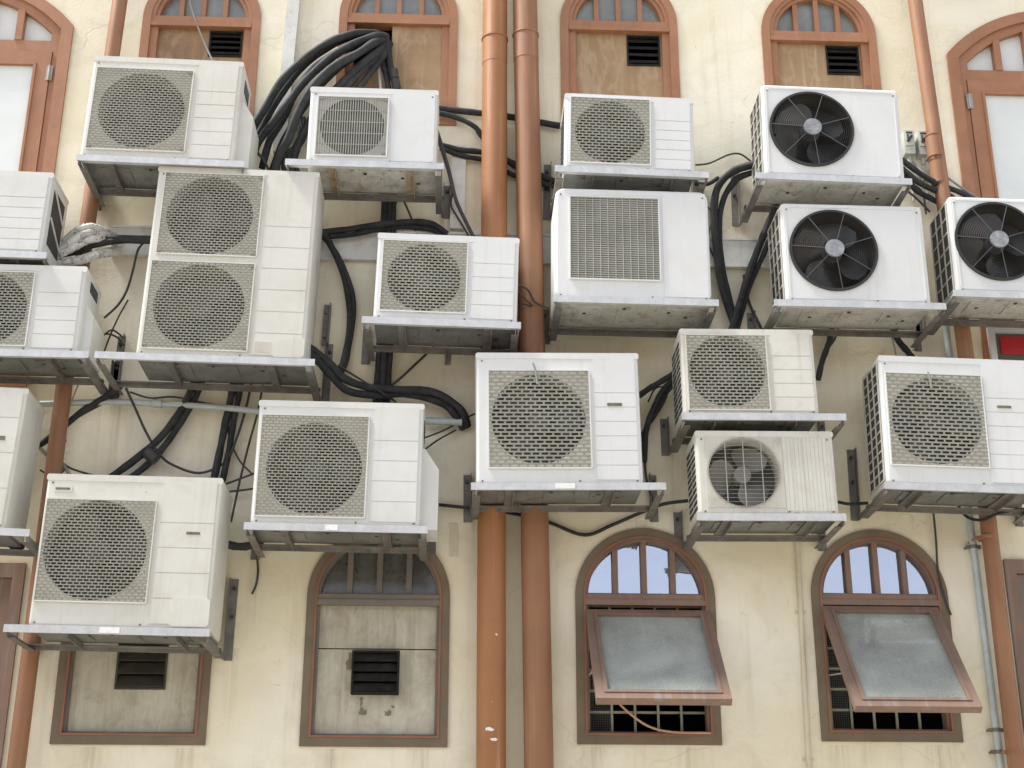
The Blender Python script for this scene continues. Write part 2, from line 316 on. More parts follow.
# ------------------------------------------------------------------ building with its windows
bld = empty('building', (0, 0, 0), 'old cream plastered building wall with brown arched windows, stained and cracked', 'building')
WALL_HOLES = []
def arch(xl, xr, zb, zs, ins=0, rise=None, n=28, zb_ins=None):
    a, b = xl + ins, xr - ins; zb = zb + (ins if zb_ins is None else zb_ins); cx = (a + b) / 2
    if rise is None:
        r = (b - a) / 2; top = [(cx + r * COS(PI * k / n), zs + r * SIN(PI * k / n)) for k in range(n + 1)]
    else:
        hw = (xr - xl) / 2; Rr = (hw * hw + rise * rise) / (2 * rise); cz = zs + rise - Rr; Ri = Rr - ins
        a0 = math.asin(min(1, (b - a) / 2 / Ri))
        top = [(cx + Ri * SIN(a0 - 2 * a0 * k / n), cz + Ri * COS(a0 - 2 * a0 * k / n)) for k in range(n + 1)]
    return [(a, zb), (b, zb)] + top
def above(poly, z):                                     # the part of an arch over height z
    pts = [p for p in poly if p[1] > z + 1e-4]; xs = [p[0] for p in pts]
    def xat(side):
        best = None; k = len(poly)
        for i in range(k):
            p, q = poly[i], poly[(i + 1) % k]
            if (p[1] - z) * (q[1] - z) <= 0 and abs(p[1] - q[1]) > 1e-9:
                x = p[0] + (q[0] - p[0]) * (z - p[1]) / (q[1] - p[1])
                if best is None or (x > best if side > 0 else x < best): best = x
        return best
    return [(xat(-1), z), (xat(1), z)] + pts
def height_in(poly, x):
    best = -1e9; k = len(poly)
    for i in range(k):
        p, q = poly[i], poly[(i + 1) % k]
        if (p[0] - x) * (q[0] - x) <= 0 and abs(p[0] - q[0]) > 1e-9:
            best = max(best, p[1] + (q[1] - p[1]) * (x - p[0]) / (q[0] - p[0]))
    return best

def louvre(parent, x0, x1, z0, z1, mat='louvre', y=.028, n=4, fill=.62):
    g = MB(); t = .010
    g.plate(rect(x0, x1, z0, z1), [rect(x0 + t, x1 - t, z0 + t, z1 - t)], y - .006, y + .03)
    o = g.build('louvre_vent', mat, parent)
    s = MB(); hh = (z1 - z0 - 2 * t) / n
    for k in range(n):
        z = z0 + t + hh * (k + .5)
        s.bar((x0 + t, y + .004, z), (x1 - t, y + .004, z), .004, hh * fill, up=(0, .55, 1))
    s.build('slats', mat, o) if False else g  # slats belong to the vent's own mesh
    for v_, f_ in ((s.v, s.f),):
        g2 = MB(); g2.add(g.v, g.f); g2.add(v_, f_)
        me = g2.build('louvre_vent', mat, None); o.data = me.data; bpy.data.objects.remove(me)
    return o

def arched_window(label, xl, xr, zb, zs, style):
    old = style in ('board_grey', 'sash')
    band, fr, tr = (.048, .020, .062) if old else (.05, .045, .075)
    outer = arch(xl, xr, zb, zs); WALL_HOLES.append(arch(xl, xr, zb, zs, .012))
    g = MB(); g.plate(outer, [arch(xl, xr, zb, zs, band)], -.014, .05)
    win = g.build('window', 'surround' if old else 'brown', bld); win['label'] = label
    A, B = xl + band - .002, xr - band + .002
    inner = arch(xl, xr, zb, zs, band - .002); op = arch(xl, xr, zb, zs, band + fr)
    lun = above(op, zs + .02); zt = zs - tr + .02
    low = rect(xl + band + fr, xr - band - fr, zb + band + fr * .8, zt)
    g = MB(); g.plate(inner, [lun, low], .004, .07)
    # thin inner bead round the arch and along the transom
    in2 = above(arch(xl, xr, zb, zs, band + fr * .45), zs + .02)
    g.plate(above(inner, zs - tr + .032), [above(arch(xl, xr, zb, zs, band + fr * .5), zs + .012)], -.008, .0035)
    g.box(A + .004, B - .004, -.016, .0035, zt - .004, zs - tr + .045)
    if old:
        bd = MB(); bd.plate(arch(xl, xr, zb, zs, band - .005), [arch(xl, xr, zb, zs, band + .006)], -.0185, .003); bd.build('bead', 'bead', win)
    g.build('frame', {'board_grey': 'grey_frame', 'sash': 'brown_old'}.get(style, 'brown'), win)
    p = MB(); p.plate(above(arch(xl, xr, zb, zs, band + fr - .004), zs + .016), [], .045, .05)
    p.build('pane', {'board_grey': 'glass_dark', 'sash': 'glass_sky'}.get(style, 'glass_mid'), win)
    w = xr - xl - 2 * (band + fr); c = (xl + xr) / 2
    for k in (-1, 0, 1):
        x = c + k * w * .255; b = MB(); b.box(x - .0145, x + .0145, .010, .044, zs + .021, height_in(op, x) + .004)
        b.build('glazing_bar', {'board_grey': 'grey_frame', 'sash': 'brown_old'}.get(style, 'brown'), win)
    return win, (low[0][0], low[1][0], low[0][1], zt)

def survey(l1, r1, l2, r2):                             # spring left/right, bottom left/right
    a, b, c, d = (P(*q) for q in (l1, r1, l2, r2))
    return (a.x + c.x) / 2, (b.x + d.x) / 2, (c.z + d.z) / 2, (a.z + b.z) / 2
s1 = survey((64, 597), (217, 597), (53, 743.7), (205, 746))
s2 = survey((307.7, 597), (448.5, 597), (298.7, 747), (449, 747))
s3 = survey((575.3, 597), (714, 597), (577, 745), (722.7, 744.7))
s4 = survey((809.7, 597), (946, 597), (823, 742), (964, 742))
HH = s3[3] - s3[2]
def upper(l, r):
    a, b = P(l[0] - 2, l[1]), P(r[0] - 1.5, r[1]); z = (a.z + b.z) / 2; return a.x, b.x, z - HH, z
u2 = upper((145.5, 17), (262.5, 21)); u3 = upper((341.7, 14), (459.5, 19)); u4 = upper((562, 21), (678.5, 26)); u5 = upper((763, 31), (877, 37))

def board(win, x0, x1, z0, z1, mat, y=.03, hole=None, joint=None, name='board_panel'):
    g = MB(); hs = [hole] if hole else []
    if joint:
        g.plate(rect(x0, x1, joint + .003, z1), [], y, y + .012)
        g.plate(rect(x0, x1, z0, joint - .003), hs, y, y + .012)
    else: g.plate(rect(x0, x1, z0, z1), hs, y, y + .012)
    return g.build(name, mat, win)
# lower left: grey board with louvre (arch hidden behind a unit)
w, (a, b, c, d) = arched_window('boarded arched window with green-black louvre, below the big lowest air conditioner', *s1, 'board_grey')
v0, v1 = P(117.5, 643), P(164, 689)
lv = rect(v0.x, v1.x, v1.z, v1.z + .28); board(w, a, b, c, d, 'board_grey', hole=lv); louvre(w, v0.x, v1.x, v1.z, v1.z + .28, 'louvre_green', fill=1.05)
w, (a, b, c, d) = arched_window('boarded arched window with a square black louvre and soot stains', *s2, 'board_grey')
v0, v1 = P(352.5, 649), P(398.5, 694.5); zj = P(370, 648).z
lv = rect(v0.x, v1.x, v1.z, v0.z - .008); board(w, a, b, c, d, 'board_grey', hole=lv, joint=zj); louvre(w, v0.x, v1.x, v1.z, v0.z - .008, y=-.012, fill=.98)

def stain(win, spots, y):
    for (px, py, wpx, hpx, seed) in spots:
        c = P(px, py); rg = random.Random(seed); n = 16; g = MB(); vs = [(c.x, y, c.z)]
        for k in range(n):
            rr = 1 + rg.uniform(-.45, .35); vs.append((c.x + wpx / 340 * rr * COS(2 * PI * k / n), y, c.z + hpx / 330 * rr * SIN(2 * PI * k / n)))
        g.add(vs, [(0, 1 + k, 1 + (k + 1) % n) for k in range(n)]); g.build('stain', 'soot', win)
stain(w, ((361, 701, 3, 9, 1), (362, 711, 6, 7, 2), (388, 712, 7, 5, 3), (393, 706, 3, 3, 4), (349.5, 662, 6, 15, 5)), .0285)

def sash_window(label, sv, TL, TR, BL, BR, stick=None):
    w, (a, b, c, d) = arched_window(label, *sv, 'sash')
    # security grid inside
    g = MB(); n = 5
    for k in range(1, n):
        x = a + (b - a) * k / n; g.box(x - .006, x + .006, .075, .087, c - .02, d + .02)
    for k in range(1, 6):
        z = c + (d - c) * k / 6; g.box(a - .02, b + .02, .088, .098, z - .006, z + .006)
    g.build('security_grid', 'iron', w)
    g = MB(); x = a + .008
    while x < b:
        if x < a + (b - a) * .22: g.box(x, x + .003, .18, .183, c, d)
        x += .012
    z = c
    while z < d:
        g.box(a, a + (b - a) * .22, .183, .186, z, z + .003); z += .012
    g.build('insect_screen', 'mesh_screen', w)
    # awning sash hinged along its top
    tl, tr_ = P(*TL, .025), P(*TR, .025); zt = (tl.z + tr_.z) / 2; x0, x1 = tl.x, tr_.x
    def fit(dd): pl, pr = P(*BL, dd), P(*BR, dd); return (pr.x - pl.x), (pl.z + pr.z) / 2
    best = .51
    zb2 = fit(best)[1]; v = Vector((0, -(best - .025), zb2 - zt)); L = v.length; ang = math.atan2(-v.y, -v.z)
    s = MB(); t = .052
    s.plate(rect(0, x1 - x0, -L, 0), [rect(t, x1 - x0 - t, -L + t, -t * .8)], -.02, .02)
    s.plate(rect(t - .012, x1 - x0 - t + .012, -L + t - .012, -t * .8 + .012), [rect(t + .006, x1 - x0 - t - .006, -L + t + .006, -t * .8 - .006)], -.026, -.0205)
    so = s.build('sash', 'brown_old', w); so.location = (x0, .0, zt); so.rotation_euler = (-ang, 0, 0)
    q = MB(); q.plate(rect(t - .006, x1 - x0 - t + .006, -L + t - .006, -t * .8 + .006), [], -.004, .002)
    qo = q.build('sash_pane', 'glass_dusty', w); qo.location = so.location; qo.rotation_euler = so.rotation_euler
    for xx in (x0 + .012, x1 - .012):
        st = MB(); st.bar((xx, .03, zt - L * .45), (xx, -best * .62, zt + v.z * .66), .012, .006)
        st.build('stay_arm', 'iron', w)
    return w
w3 = sash_window('arched window with open awning sash and a thin curved cord hanging from it', s3, (586, 611), (710.5, 613), (597, 702), (729.5, 700))
w4 = sash_window('arched window with its dusty awning sash propped wide open, nearest the grey-blue conduit', s4, (822.5, 608.5), (938.5, 608.5), (849, 708.7), (978.7, 708.7))
g = MB(); g.tube([P(616, 700, .05), P(628, 712, .05), P(648, 726, .05), (P(672, 732, .05)), P(711, 733, .03)], .006, 6)
g.build('cord', 'timber', w3)

def up_win(label, u, style='tan'):
    w, (a, b, c, d) = arched_window(label, *u, style); return w, a, b, c, d
w, a, b, c, d = up_win('boarded brown arched window with black louvre, above the uppermost left unit', u2)
v0, v1 = P(210, 23), P(250, 55); lv = rect(v0.x, b - .012, v1.z, d - .012)
board(w, a, b, c, d, 'board_dark', hole=lv); louvre(w, v0.x, b - .012, v1.z, d - .012)
w, a, b, c, d = up_win('brown arched window half boarded, thick black hoses coming out of it', u3)
xs = P(391, 60).x; board(w, xs, b, c, d, 'board_tan', .02)
board(w, a, xs - .01, c, P(370, 62).z, 'board_dark', .045)
w, a, b, c, d = up_win('tan boarded brown arched window with black louvre, right of the twin downpipes', u4)
v0, v1 = P(627, 35), P(668, 64); lv = rect(v0.x, min(v1.x, b - .012), v1.z, d - .012)
board(w, a, b, c, d, 'board_tan', hole=lv); louvre(w, v0.x, lv[1][0], v1.z, d - .012)
w, a, b, c, d = up_win('tan boarded brown arched window with louvre, above the topmost black fan unit', u5)
v0, v1 = P(826, 41), P(866, 73); lv = rect(v0.x, min(v1.x, b - .012), v1.z, d - .012)
board(w, a, b, c, d, 'board_tan', hole=lv); louvre(w, v0.x, lv[1][0], v1.z, d - .012)
g = MB(); x = P(863, 60).x; g.box(x, x + .018, -.004, .018, c, d - .3) ; g.build('batten', 'grey_frame', w)

def glazed_door(label, xl, xr, zb, zs, rise, hinge_side):
    outer = arch(xl, xr, zb, zs, 0, rise); WALL_HOLES.append(arch(xl, xr, zb, zs, .012, rise))
    g = MB(); g.plate(outer, [arch(xl, xr, zb, zs, .07, rise)], -.016, .05); w = g.build('balcony_door', 'brown', bld); w['label'] = label
    inner = arch(xl, xr, zb, zs, .068, rise); op = arch(xl, xr, zb, zs, .125, rise); zf = zs - .10
    c = (xl + xr) / 2; fan = above(op, zf)
    g = MB(); holes = [fan]; leaves = [(xl + .13, c - .05), (c + .05, xr - .13)]
    g.plate(inner, holes + [rect(xl + .105, xr - .105, zb + .12, zf - .075)], .002, .07); g.build('frame', 'brown', w)
    q = MB(); q.plate(above(arch(xl, xr, zb, zs, .118, rise), zf - .006), [], .045, .05); q.build('pane', 'film', w)
    k = 6
    for i in range(1, k):
        x = xl + .125 + (xr - xl - .25) * i / k; bb = MB(); bb.box(x - .021, x + .021, -.004, .044, zf + .001, height_in(op, x) + .004)
        bb.build('glazing_bar', 'brown', w)
    for (x0, x1) in ((xl + .108, c - .004), (c + .004, xr - .108)):
        t = .095; lf = MB(); lf.plate(rect(x0, x1, zb + .123, zf - .078), [rect(x0 + t, x1 - t, zb + .3, zf - .078 - t)], -.006, .04)
        lf.plate(rect(x0 + t - .014, x1 - t + .014, zb + .286, zf - .064 - t), [rect(x0 + t + .001, x1 - t - .001, zb + .301, zf - .079 - t)], -.014, -.0065)
        lf.build('door_leaf', 'brown', w)
        pn = MB(); pn.plate(rect(x0 + t - .004, x1 - t + .004, zb + .29, zf - .07 - t), [], .012, .018); pn.build('door_pane', 'film', w)
    h = MB(); hx = (xr - .107) if hinge_side > 0 else (xl + .107); hz = zf - .28
    h.tube([(hx, -.012, hz), (hx, -.012, hz + .10)], .008, 8, 0); h.box(hx - .018, hx + .018, -.0095, -.0065, hz, hz + .10)
    h.build('hinge', 'steel', w, 40)
    return w
dw = 1.42
p = P(76, 27); q = P(52, 180); xr_ = (p.x + q.x) / 2
glazed_door('brown glazed door with white frosted panes at the upper left', xr_ - dw, xr_, p.z - 2.3, p.z, .34, 1)
p = P(943.5, 55); q = P(966, 196); xl_ = (p.x + q.x) / 2
glazed_door('brown glazed door with white frosted panes at the upper right', xl_, xl_ + dw, p.z - 2.3, p.z, .34, -1)

def shuttered(label, xe, side, ztop, mat, screen):
    x0, x1 = (xe - 1.3, xe) if side < 0 else (xe, xe + 1.3); zb = ztop - 2.2
    WALL_HOLES.append(rect(x0 + .012, x1 - .012, zb + .012, ztop - .012))
    g = MB(); g.plate(rect(x0, x1, zb, ztop), [rect(x0 + .06, x1 - .06, zb + .06, ztop - .075)], -.02, .05); w = g.build('window', 'brown_old', bld); w['label'] = label
    g = MB(); cc = (x0 + x1) / 2
    for a, b in ((x0 + .062, cc - .003), (cc + .003, x1 - .062)):
        g.plate(rect(a, b, zb + .062, ztop - .078), [rect(a + .075, b - .075, zb + .14, ztop - .155)], -.002, .04)
    g.build('shutter_frame', mat, w)
    g = MB()
    for a, b in ((x0 + .06, cc), (cc, x1 - .06)):
        z = zb + .14
        while z < ztop - .155: g.box(a + .074, b - .074, .012, .016, z, z + .007); z += .02
        x = a + .078
        while x < b - .074: g.box(x, x + .006, .016, .02, zb + .14, ztop - .155); x += .02
        if side > 0:
            z = zb + .2
            while z < ztop - .155: g.box(a + .074, b - .074, .002, .012, z, z + .02); z += .11
    g.build('mesh_screen', screen, w)
    return w
pe = P(29, 564); qe = P(5, 720)
shuttered('dark mesh shuttered window with brown lintel at the lower left edge', (pe.x + qe.x) / 2, -1, pe.z, 'brown_old', 'louvre_green')
pe = P(1000, 560); qe = P(1022, 700)
shuttered('grey mesh shuttered window with brown lintel at the lower right edge', (pe.x + qe.x) / 2, 1, pe.z, 'grey_frame', 'wire_grey')

# the framed red board, fixed to the wall at the right
a = P(985, 329); s = empty('sign', (a.x, 0, a.z - .5), 'dark grey board with a red panel in a white metal frame, right of the downpipe', 'sign')
W_, H_ = .62, .5
g = MB(); g.plate(rect(0, W_, 0, H_), [rect(.035, W_ - .035, .035, H_ - .035)], -.045, 0); g.build('frame', 'alu', s)
g = MB(); g.plate(rect(.034, W_ - .034, .034, H_ - .034), [], -.02, -.005); g.build('board', 'sign_grey', s)
p0 = P(998, 338) - s.location; p1 = P(1024, 356) - s.location
g = MB(); g.plate(rect(p0.x, W_ - p0.x, p1.z, p0.z), [], -.026, -.0205); g.build('red_panel', 'red', s)

# wall body with the openings cut
g = MB(); XW, ZW = 6.2, 9.2
g.plate(rect(-XW, XW, 0, ZW), WALL_HOLES, 0, .24); g.build('wall', 'wall', bld)
g = MB(); g.box(-XW, XW, -.12, .4, ZW, ZW + .25); g.build('parapet', 'wall', bld)
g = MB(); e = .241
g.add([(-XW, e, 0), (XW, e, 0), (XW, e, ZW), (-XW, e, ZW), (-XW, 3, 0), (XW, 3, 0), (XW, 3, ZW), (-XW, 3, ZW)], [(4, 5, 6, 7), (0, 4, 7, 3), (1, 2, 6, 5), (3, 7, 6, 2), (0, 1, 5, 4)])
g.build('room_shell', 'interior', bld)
# moulding across the wall
za, zb_ = P(425, 236).z, P(425, 262).z; xa, xb = P(113, 240).x, P(776, 250).x
g = MB(); g.box(xa, xb, -.028, .0, zb_, za); g.box(xa, xb, -.036, -.0, za - .002, za + .012); g.box(xa, xb, -.034, 0, zb_ - .008, zb_ + .002)
g.build('string_course', 'trunk', bld)

g = MB(); g.add([(-200, -200, 0), (200, -200, 0), (200, 200, 0), (-200, 200, 0)], [(0, 1, 2, 3)]); tag(g.build('ground', 'ground'), None, None, None, 'structure')

# ------------------------------------------------------------------ air conditioners and their brackets
DF, DL = .50, .535
UG, BG = 'outdoor air conditioners on the wall', 'steel brackets under the air conditioners'
def fan_blades(cx, cz, r, y, nb, mat, hubr, parent, hubmat=None, a0=0):
    g = MB()
    for k in range(nb):
        th = a0 + 2 * PI * k / nb; vs = []; nr, na = 6, 5
        for i in range(nr):
            rr = hubr * .8 + (r - hubr * .8) * i / (nr - 1); sp = (.50 if mat != 'blade' else .34) + .30 * SIN(PI * min(1, i / (nr - 1) * .9))
            for j in range(na):
                t = j / (na - 1) - .5; an = th + t * 2 * sp + .25 * i / (nr - 1)
                rj = rr * (1 - .06 * (2 * t) ** 2)
                vs.append((cx + rj * COS(an), y + t * .07, cz + rj * SIN(an)))
        fs = [(i * na + j, i * na + j + 1, (i + 1) * na + j + 1, (i + 1) * na + j) for i in range(nr - 1) for j in range(na - 1)]
        g.add(vs, fs)
    g.disc(cx, cz, hubr, y - .045, y + .03, 24)
    o = g.build('fan', mat, parent, 50)
    return o

def brick_grille(g, x0, x1, z0, z1, y, pz=.0155, px=.030, hw=.0056, vw=.0062):
    n = max(4, round((z1 - z0) / pz)); pz = (z1 - z0) / n
    for i in range(n + 1):
        z = z0 + pz * i; g.box(x0, x1, y, y + .003, z - hw / 2, z + hw / 2)
    for i in range(n):
        x = x0 + (px / 2 if i % 2 else 0) + px * .25
        while x < x1 - vw:
            g.box(x, x + vw, y + .0004, y + .003, z0 + pz * i + hw / 2, z0 + pz * (i + 1) - hw / 2); x += px
def fine_grille(g, x0, x1, z0, z1, y, pitch=.0135, w=.0042, every=.07):
    x = x0
    while x < x1: g.box(x, x + w, y, y + .004, z0, z1); x += pitch
    z = z0
    while z < z1: g.box(x0, x1, y + .004, y + .007, z - .0025, z + .0025); z += every

def unit(label, lip, bl, br, tl, tr, grilles, circles, kind='brick', body='white', strips=5, strip_x=None, side=None, side_r=None, badge=None,
         cover=None, depth=.31, corner=.02, fan_a=0, lip_mat='galv', arm_mat='galv_dark', blabel='', legs=(1, 1), sticker=None, leg_down=0, leg_up=.15, ridge=False, arms_in=.012, lat=.10, dangle=None, cross=None, pitch=(), clips=False, label_at=None):
    L_, R_ = P(lip[0], lip[1], DL), P(lip[2], lip[3], DL)
    tau = math.atan2(-(R_.z - L_.z), R_.x - L_.x); ct, st = COS(tau), SIN(tau)
    lz = lambda x: L_.z + (R_.z - L_.z) * (x - L_.x) / (R_.x - L_.x)
    ly = lambda px: lip[1] + (lip[3] - lip[1]) * (px - lip[0]) / (lip[2] - lip[0])
    x0, x1 = P(bl, ly(bl), DF).x, P(br, ly(br), DF).x
    C = Vector(((x0 + x1) / 2, -(DF - depth / 2), lz((x0 + x1) / 2)))
    w = (x1 - x0) / ct; h2 = depth / 2
    def q(px, py):
        v = P(px, py, DF) - C; return v.x * ct - v.z * st, v.x * st + v.z * ct
    H = (q(*tl)[1] + q(*tr)[1]) / 2 + .012
    root = empty('air_conditioner', C, label, 'air conditioner', UG, tau)
    xa, xb = -w / 2, w / 2; yf = -h2
    # casing: rounded body with round fan openings in the front
    cs = []
    for (cx, cy, rp) in circles:
        a = q(cx, cy); b = q(cx + rp, cy); cs.append((a[0], a[1], b[0] - a[0]))
    b = .014
    g = MB(); o1 = rrect(xa + b, xb - b, b, H - b, max(.004, corner - b) + .006); o2 = rrect(xa + b * .3, xb - b * .3, b * .3, H - b * .3, corner); o3 = rrect(xa, xb, 0, H, corner + .004)
    n = len(o1)
    holes = [circ(c[0], c[1], c[2], 44) for c in cs]
    tmp = MB(); tmp.plate(o1, holes, yf, yf + .13, back=False)
    # keep the front and the hole walls only
    nn_ = sum(len(l) for l in [o1] + holes)
    keep = []
    for f in tmp.f:
        if len(f) == 4 and all((i % nn_) < n for i in f): continue
        keep.append(f)
    g.add(tmp.v, keep)
    loops = [(o1, yf), (o2, yf + b * .3), (o3, yf + b), (o3, h2)]; vs = [(x, y, z) for l, y in loops for x, z in l]
    fs = [(k * n + i, (k + 1) * n + i, (k + 1) * n + (i + 1) % n, k * n + (i + 1) % n) for k in range(3) for i in range(n)]
    fs.append(tuple(3 * n + i for i in range(n))[::-1]); g.add(vs, fs)
    g.build('casing', body, root, 40)
    dark = kind == 'blackfan'
    for sx, sz in ((xa + .03, H - .042), (xb - .03, H - .042), (xa + .03, .018), (xb - .03, .018), ((xa + xb) / 2 + .1, .018)):
        g = MB(); g.disc(sx, sz, .0048, yf - .003, yf + .001, 10); g.build('screw', 'badge_bar', root)
    if kind in ('brick', 'fine', 'guard'):
        g = MB(); g.plate(rrect(xa - .003, xb + .003, H - .030, H + .003, .012, 4), [], yf - .0025, h2 + .002); g.build('top_cover', body, root, 40)
    if cs:
        g = MB()
        for c in cs:
            g.plate(circ(c[0], c[1], c[2] + .012, 36), [], yf + .13, yf + .134)
            if dark: g.plate(circ(c[0], c[1], c[2] - .001, 44), [circ(c[0], c[1], c[2] - .006, 44)], yf - .004, yf + .125)
        g.build('fan_shroud', 'cavity_brown' if dark else 'cavity', root)
    for i, c in enumerate(cs):
        fan_blades(c[0], c[1], c[2] * .93, yf + .085, 3 if not dark else 4, 'blade_black' if dark else ('blade_pale' if kind == 'guard' else 'blade'), c[2] * .24, root, a0=fan_a + i)
    grects = []
    for gi, (gx0, gy0, gx1, gy1) in enumerate(grilles):
        a, c = q(gx0, gy0), q(gx1, gy1); rx0, rx1, rz0, rz1 = a[0], c[0], c[1], a[1]; grects.append((rx0, rx1, rz0, rz1))
        if kind in ('brick', 'fine', 'guard'):
            ci = cs[gi]; g = MB()
            rr = min(ci[2] - .004, ci[0] - rx0 - .002, rx1 - ci[0] - .002, rz1 - ci[1] - .002, ci[1] - rz0 - .002)
            g.plate(rect(rx0, rx1, rz0, rz1), [circ(ci[0], ci[1], rr, 44)], yf - (.0035 if kind in ('fine', 'guard') else .0060), yf - .0005)
            g.build('grille_panel', 'gpanel', root)
        if kind == 'fine':
            ci = cs[gi]; g = MB(); g.disc(ci[0], ci[1], ci[2] - .002, yf + .006, yf + .010, 40); g.build('dust_filter', 'filter', root)
        if kind == 'flat':
            g = MB(); g.plate(rect(rx0, rx1, rz0, rz1), [], yf - .003, yf - .0005); g.build('grille_panel', 'gpanel_grey', root)
        g = MB(); yg = yf - .0105
        if kind == 'brick': brick_grille(g, rx0, rx1, rz0, rz1, yf - .0092, *pitch)
        elif kind == 'fine': fine_grille(g, rx0, rx1, rz0, rz1, yg)
        elif kind == 'flat':
            fine_grille(g, rx0, rx1, rz0, rz1, yf - .012, .040, .0035, .013)
        elif kind == 'guard':
            ci = cs[gi]
            for k in (-1, 0, 1):
                dx = ci[2] * .5 * k; hh = math.sqrt(max(0, ci[2] ** 2 - dx * dx)); g.box(ci[0] + dx - .0022, ci[0] + dx + .0022, yf - .013, yf - .008, ci[1] - hh, ci[1] + hh)
            z = ci[1] - ci[2] + .008
            while z < ci[1] + ci[2]:
                hh = math.sqrt(max(0, ci[2] ** 2 - (z - ci[1]) ** 2)); g.box(ci[0] - hh, ci[0] + hh, yf - .008, yf - .0055, z - .0006, z + .0006); z += .021
            g.ring(ci[0], ci[1], ci[2] - .001, ci[2] + .0025, yf - .0085, yf - .0072, 40)
        if clips:
            for qx in (rx0 + .014, rx1 - .014):
                for qz in (rz0 + .012, rz1 - .012):
                    g3 = MB(); g3.box(qx - .010, qx + .010, yf - .0125, yf - .0098, qz - .006, qz + .006); g3.build('grille_clip', 'gpanel_grey', root)
        t = .0055
        if kind in ('brick', 'fine', 'flat'):
            g2 = MB(); g2.plate(rrect(rx0 - t, rx1 + t, rz0 - t, rz1 + t, .008, 3), [rect(rx0 + .001, rx1 - .001, rz0 + .001, rz1 - .001)], yf - (.0105 if kind == 'brick' else .0125), yf - .0003)
            g2.build('grille_frame', body, root)
        g.build('fan_grille', {'fine': 'wire_grey', 'guard': 'wire_mid', 'flat': 'wire_grey'}.get(kind, 'wire'), root)
    if dark:
        for c in cs:
            g = MB(); cx, cz, r = c; y = yf - .006
            for k in range(1, 15):
                rr = r * (.24 + .76 * k / 15); g.tube([(cx + rr * COS(2 * PI * i / 40), y - .016 * (1 - (rr / r) ** 2), cz + rr * SIN(2 * PI * i / 40)) for i in range(41)], .0011, 4, 0)
            g.ring(cx, cz, r - .004, r + .009, yf - .012, yf - .0005, 48)
            g.build('fan_guard', 'black_wire', root, 40)
            g = MB()
            for k in range(7):
                an = 2 * PI * k / 7 + .36; g.bar((cx + .2 * r * COS(an), y - .019, cz + .2 * r * SIN(an)), (cx + r * COS(an), y - .004, cz + r * SIN(an)), .0036, .0036, (0, 1, 0))
            g.build('guard_spokes', 'spoke', root)
            g = MB(); g.disc(cx, cz, r * .22, y - .028, y - .014, 28); g.build('guard_hub', 'hub', root)
        # shallow pressed outline round the front
        g = MB(); m = .022; g.plate(rrect(xa + m, xb - m, m, H - m, .03), [rrect(xa + m + .006, xb - m - .006, m + .006, H - m - .006, .025)], yf - .0025, yf - .0002)
        g.build('pressed_rim', body, root)
    # service panel with grooves beside the fan
    if strips and grects:
        sx0 = (q(*strip_x)[0] if strip_x else max(r[1] for r in grects) + .022); sx1 = xb - .016
        g = MB(); z0, z1 = .022, H - .018
        if ridge:
            nR = 12; ww = (sx1 - sx0) / nR
            for k in range(nR): g.box(sx0 + k * ww, sx0 + (k + 1) * ww - .0025, yf - .0014, yf - .0004, z0, z1)
        elif strips == 1: g.box(sx0, sx1, yf - .003, yf - .0004, z0, z1)
        else:
            top = (z1 - z0) * (.30 if strips > 3 else .2); zz = [z0 + (z1 - top - z0) * k / strips for k in range(strips + 1)] + [z1]
            g.box(sx0, sx1, yf - .0012, yf - .0004, z0, z1)
            for k in range(strips + 1):
                g.box(sx0 + .008, sx1 - .006, yf - .004, yf - .0013, zz[k] + .003, zz[k + 1] - .002)
        g.build('service_panel', body, root)
    if label_at:
        a, c = q(*label_at[:2]), q(*label_at[2:]); g = MB(); g.box(a[0], c[0], yf - .0052, yf - .0042, c[1], a[1]); g.build('rating_label', 'gpanel', root)
    for bd in (badge or []):
        a, c = q(bd[0], bd[1]), q(bd[2], bd[3]); g = MB(); y = yf - (.0042 if len(bd) < 5 else .0005)
        if len(bd) > 4: g.plate(rrect(a[0] - .012, c[0] + .012, c[1] - .012, a[1] + .012, .008, 3), [], y - .003, y); y -= .003; g.build('badge', body, root); g = MB()
        g.plate(rrect(a[0], c[0], c[1], a[1], .003, 2), [], y - .0022, y - .0002); g.build('badge_bar', 'badge_bar', root)
    if cover:
        a, c = q(cover[0], cover[1]), q(cover[2], cover[3]); g = MB()
        g.plate(rrect(a[0], xb - .004, .012, a[1], .02, 4), [], yf - .012, yf - .0044)
        g.build('access_cover', body, root, 40)
    if side == 'lattice':           # open left side: dark fins behind a pressed lattice
        g = MB(); g.box(xa - .002, xa + .004, yf + .03, h2 - .02, .03, H - .03); g.build('condenser_coil', 'fins', root)
        g = MB(); ny, nz = 3, max(4, round(H / lat))
        for k in range(ny + 1):
            y = yf + .03 + (depth - .05) * k / ny; g.box(xa - .009, xa - .0025, y - .0035, y + .0035, .03, H - .03)
        for k in range(nz + 1):
            z = .03 + (H - .06) * k / nz; g.box(xa - .008, xa - .003, yf + .028, h2 - .018, z - .0035, z + .0035)
        g.build('side_grille', 'gpanel', root)
    if side == 'open_right':
        g = MB(); g.box(xb - .002, xb + .002, yf + .05, h2 - .05, H * .18, H * .86); g.build('side_opening', 'fins', root)
        g = MB(); g.bar((xb + .004, yf + .05, H * .86), (xb + .004, h2 - .05, H * .62), .014, .006, (1, 0, 0)); g.bar((xb + .004, yf + .05, H * .5), (xb + .004, h2 - .05, H * .3), .014, .006, (1, 0, 0)); g.build('side_grille', body, root)
